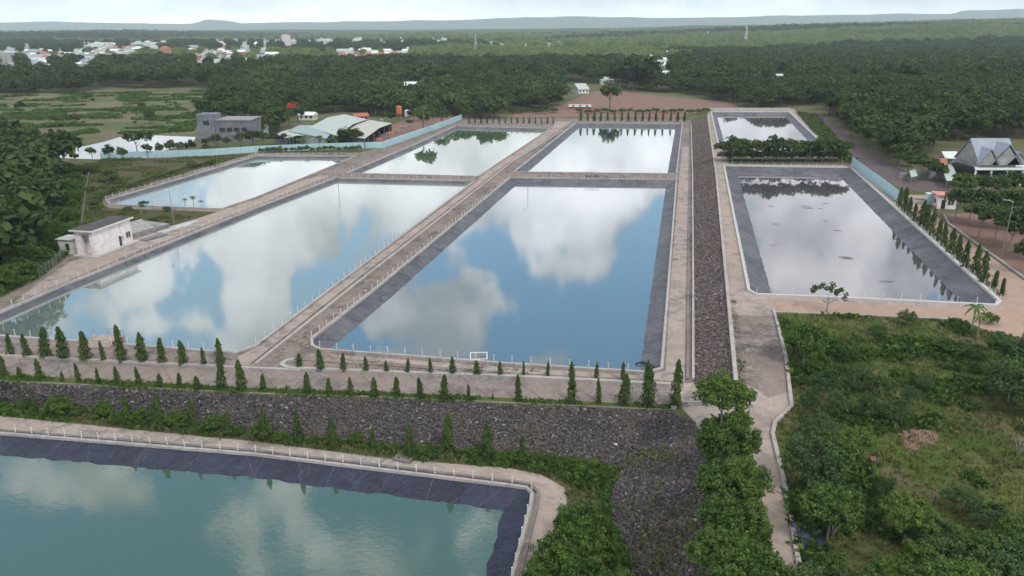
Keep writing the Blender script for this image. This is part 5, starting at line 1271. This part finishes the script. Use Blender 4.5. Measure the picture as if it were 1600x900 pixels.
# white canopy
e = empty('canopy_hall', G(1540, 280), 0, 'long white flat roofed canopy hall before the steep roofed house', 'canopy'); oo = e.location.copy()
ch = 4.2; A_, B_, C_, D_ = Q(1524, 266, ch), Q(1660, 266, ch), Q(1660, 253, ch), Q(1519, 253, ch); A2, B2 = Q(1494, 249, ch), Q(1508, 244, ch)
MB().prism([v_ - oo for v_ in (A_, B_, C_, D_)], (0, 0, .25)).prism([v_ - oo for v_ in (D_, Vector((D_.x + 8, D_.y + .1, D_.z)), Q(1545, 245, ch), B2, A2)], (0, 0, .25)).build('roof', ROOFW, e)
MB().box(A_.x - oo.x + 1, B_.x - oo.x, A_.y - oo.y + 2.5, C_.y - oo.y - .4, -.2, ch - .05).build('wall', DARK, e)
for t in (.02, .2, .38, .56, .75, .95): p_ = A_ + (B_ - A_) * t - oo; MB().box(p_.x - .2, p_.x + .2, p_.y + .3, p_.y + .7, -.2, ch - .02).build('column', WHITE, e)
# small sheds
def shed(c4, h, rmat, label, drop=1.0):
    pts = [Q(x, y, h) for x, y in c4]; pts[0].z -= drop; pts[1].z -= drop; oo = sum(pts, Vector()) / 4; oo.z = ZR; e = empty('shed', oo, 0, label, 'shed')
    MB().prism([v_ - oo for v_ in pts], (0, 0, .12)).build('roof', rmat, e)
    m = MB()
    for p_ in pts: m.tube([(p_.x - oo.x) * .93 and Vector(((p_.x - oo.x) * .93, (p_.y - oo.y) * .93, -.1)), Vector(((p_.x - oo.x) * .93, (p_.y - oo.y) * .93, p_.z - ZR))], .09, 6)
    m.build('post', STEEL, e); MB().box(min(p_.x for p_ in pts) - oo.x + .8, max(p_.x for p_ in pts) - oo.x - .8, (max(p_.y for p_ in pts) - oo.y) * .5, (max(p_.y for p_ in pts) - oo.y) * .6, -.1, h - drop - .2).build('wall', CONC, e)
shed([(1480, 277), (1499, 277), (1488, 257), (1469, 257)], 3.2, ROOFG, 'shed with a pale sloping roof left of the canopy hall')
shed([(1466, 256), (1482, 255), (1480, 247), (1462, 248)], 3.4, REDROOF, 'shed with a reddish roof left of the canopy hall')
shed([(1478, 243), (1500, 243), (1495, 237), (1471, 237)], 3.4, ROOFW, 'narrow shed with a white roof behind the reddish one')
shed([(1424, 275), (1434, 273), (1430, 264), (1421, 268)], 2.4, ROOFG, 'tiny lean-to shed half hidden by trees beside the old road', .4)
# guard house
K, Rp = G(1463, 326), G(1486, 327); ang, w_ = oriented(K, Rp)
e = empty('guard_house', K, ang, 'small pink guard house at the gate beside the orchard', 'building'); w_ = 4.2
MB().box(0, w_, 0, 4, 0, 3.2).build('wall', PINK, e); MB().box(-.5, w_ + .5, -.5, 4.5, 3.2, 3.45).build('roof', PINKR, e)
MB().box(.9, 1.8, -.05, -.003, .05, 2.2).build('door', DARK, e); wf = MB().box(2.3, 3.6, -.06, -.004, 1.0, 2.2).build('window', GLASS, e); MB().box(2.9, 2.98, -.09, -.062, 1.0, 2.2).build('frame', WHITE, wf); MB().box(-.05, -.003, 1.2, 2.6, 1, 2.2).build('window', GLASS, e)
# gate with blue pillar
g0, g1 = G(1412, 316), G(1446, 318); ang, w_ = oriented(g0, g1)
e = empty('gate_wall', g0, ang, 'low dark and cream gate wall beside the guard house', 'wall'); MB().box(0, w_, 0, .3, -.1, .9).build('wall', CREAM, e); MB().box(0, w_, -.05, .35, .902, 1.1).build('coping', CONCD, e)
e = empty('gate_pillar', G(1449, 321), 0, 'light blue gate pillar left of the guard house', 'pillar'); MB().box(-.6, .6, -.5, .5, -.1, 2.9).build('shaft', SHEETB, e); MB().box(-.7, .7, -.6, .6, 2.9, 3.1).build('cap', WHITE, e)
# motorcycle by the guard house
e = empty('motorcycle', G(1460, 327), .6, 'dark red motorcycle parked before the pink guard house', 'motorcycle')
for x in (-.62, .62):
    m = MB(); ring = [(x + math.cos(t * .6283) * .28, 0, .3 + math.sin(t * .6283) * .28) for t in range(11)]; m.tube(ring, .05, 5).build('wheel', DARK, e)
MB().tube([(-.6, 0, .55), (0, 0, .62), (.35, 0, .6), (.5, 0, .95)], [.12, .2, .16, .08], 7).build('body', RED, e); MB().box(-.6, .1, -.14, .14, .78, .88).build('seat', DARK, e); MB().tube([(.45, -.32, 1.0), (.5, 0, .98), (.45, .32, 1.0)], .03, 5).build('handlebar', STEEL, e); MB().tube([(.62, 0, .3), (.48, 0, .95)], .04, 5).build('fork', STEEL, e)

# ---------------------------------------------------------------- lattice masts on the horizon side
def mast(px, base, top, wd, label):
    p = G(px, base)
    if p.y > 1580: p = Vector((p.x, p.y, zfar_(p.x, p.y)))
    h = (base - top) * mpp(p) / CP; e = empty('lattice_mast', p, 0, label, 'mast'); m = MB(); n_ = 9
    def c4(t): w_ = wd * (1 - .75 * t); return [Vector((sx_ * w_, sy_ * w_, h * t)) for sx_, sy_ in ((-1, -1), (1, -1), (1, 1), (-1, 1))]
    for k in range(4): MB().tube([c4(0)[k], c4(.5)[k], c4(1)[k]], [wd * .11, wd * .09, wd * .06], 4).build('leg', WHITE, e)
    for i in range(n_):
        a, c = c4(i / n_), c4((i + 1) / n_)
        for k in range(4): m.tube([a[k], c[(k + 1) % 4]], wd * .05, 4); m.tube([a[(k + 1) % 4], c[k]], wd * .05, 4)
    m.build('bracing', WHITE, e); MB().box(-wd * .5, wd * .5, -wd * .5, wd * .5, h * .93, h * .97).build('antenna_platform', WHITE, e)
mast(1164, 76, 48, 3.5, 'tall white lattice mast rising above the far plantation'); mast(1105, 70, 57, 3, 'shorter pale lattice mast left of the tall one'); mast(1579, 46, 33, 6, 'pale lattice mast near the horizon at the far right')
mast(743, 88, 57, 2.0, 'thin pale mast in the far plain at the centre'); mast(415, 82, 62, 2.5, 'thin pale mast in the far town beside the tower block')

# ---------------------------------------------------------------- haze
m, qn = newmat('haze'); vp = qn.n('ShaderNodeVolumePrincipled'); vp.inputs['Color'].default_value = (.79, .91, 1.0, 1); vp.inputs['Density'].default_value = .000075; vp.inputs['Anisotropy'].default_value = -.2
ov = qn.n('ShaderNodeOutputMaterial'); qn.l(vp.outputs[0], ov.inputs['Volume'])
hb = MB().box(-13500, 13500, -400, 14800, -90, 520).build('haze', m); tag(hb, kind='stuff')
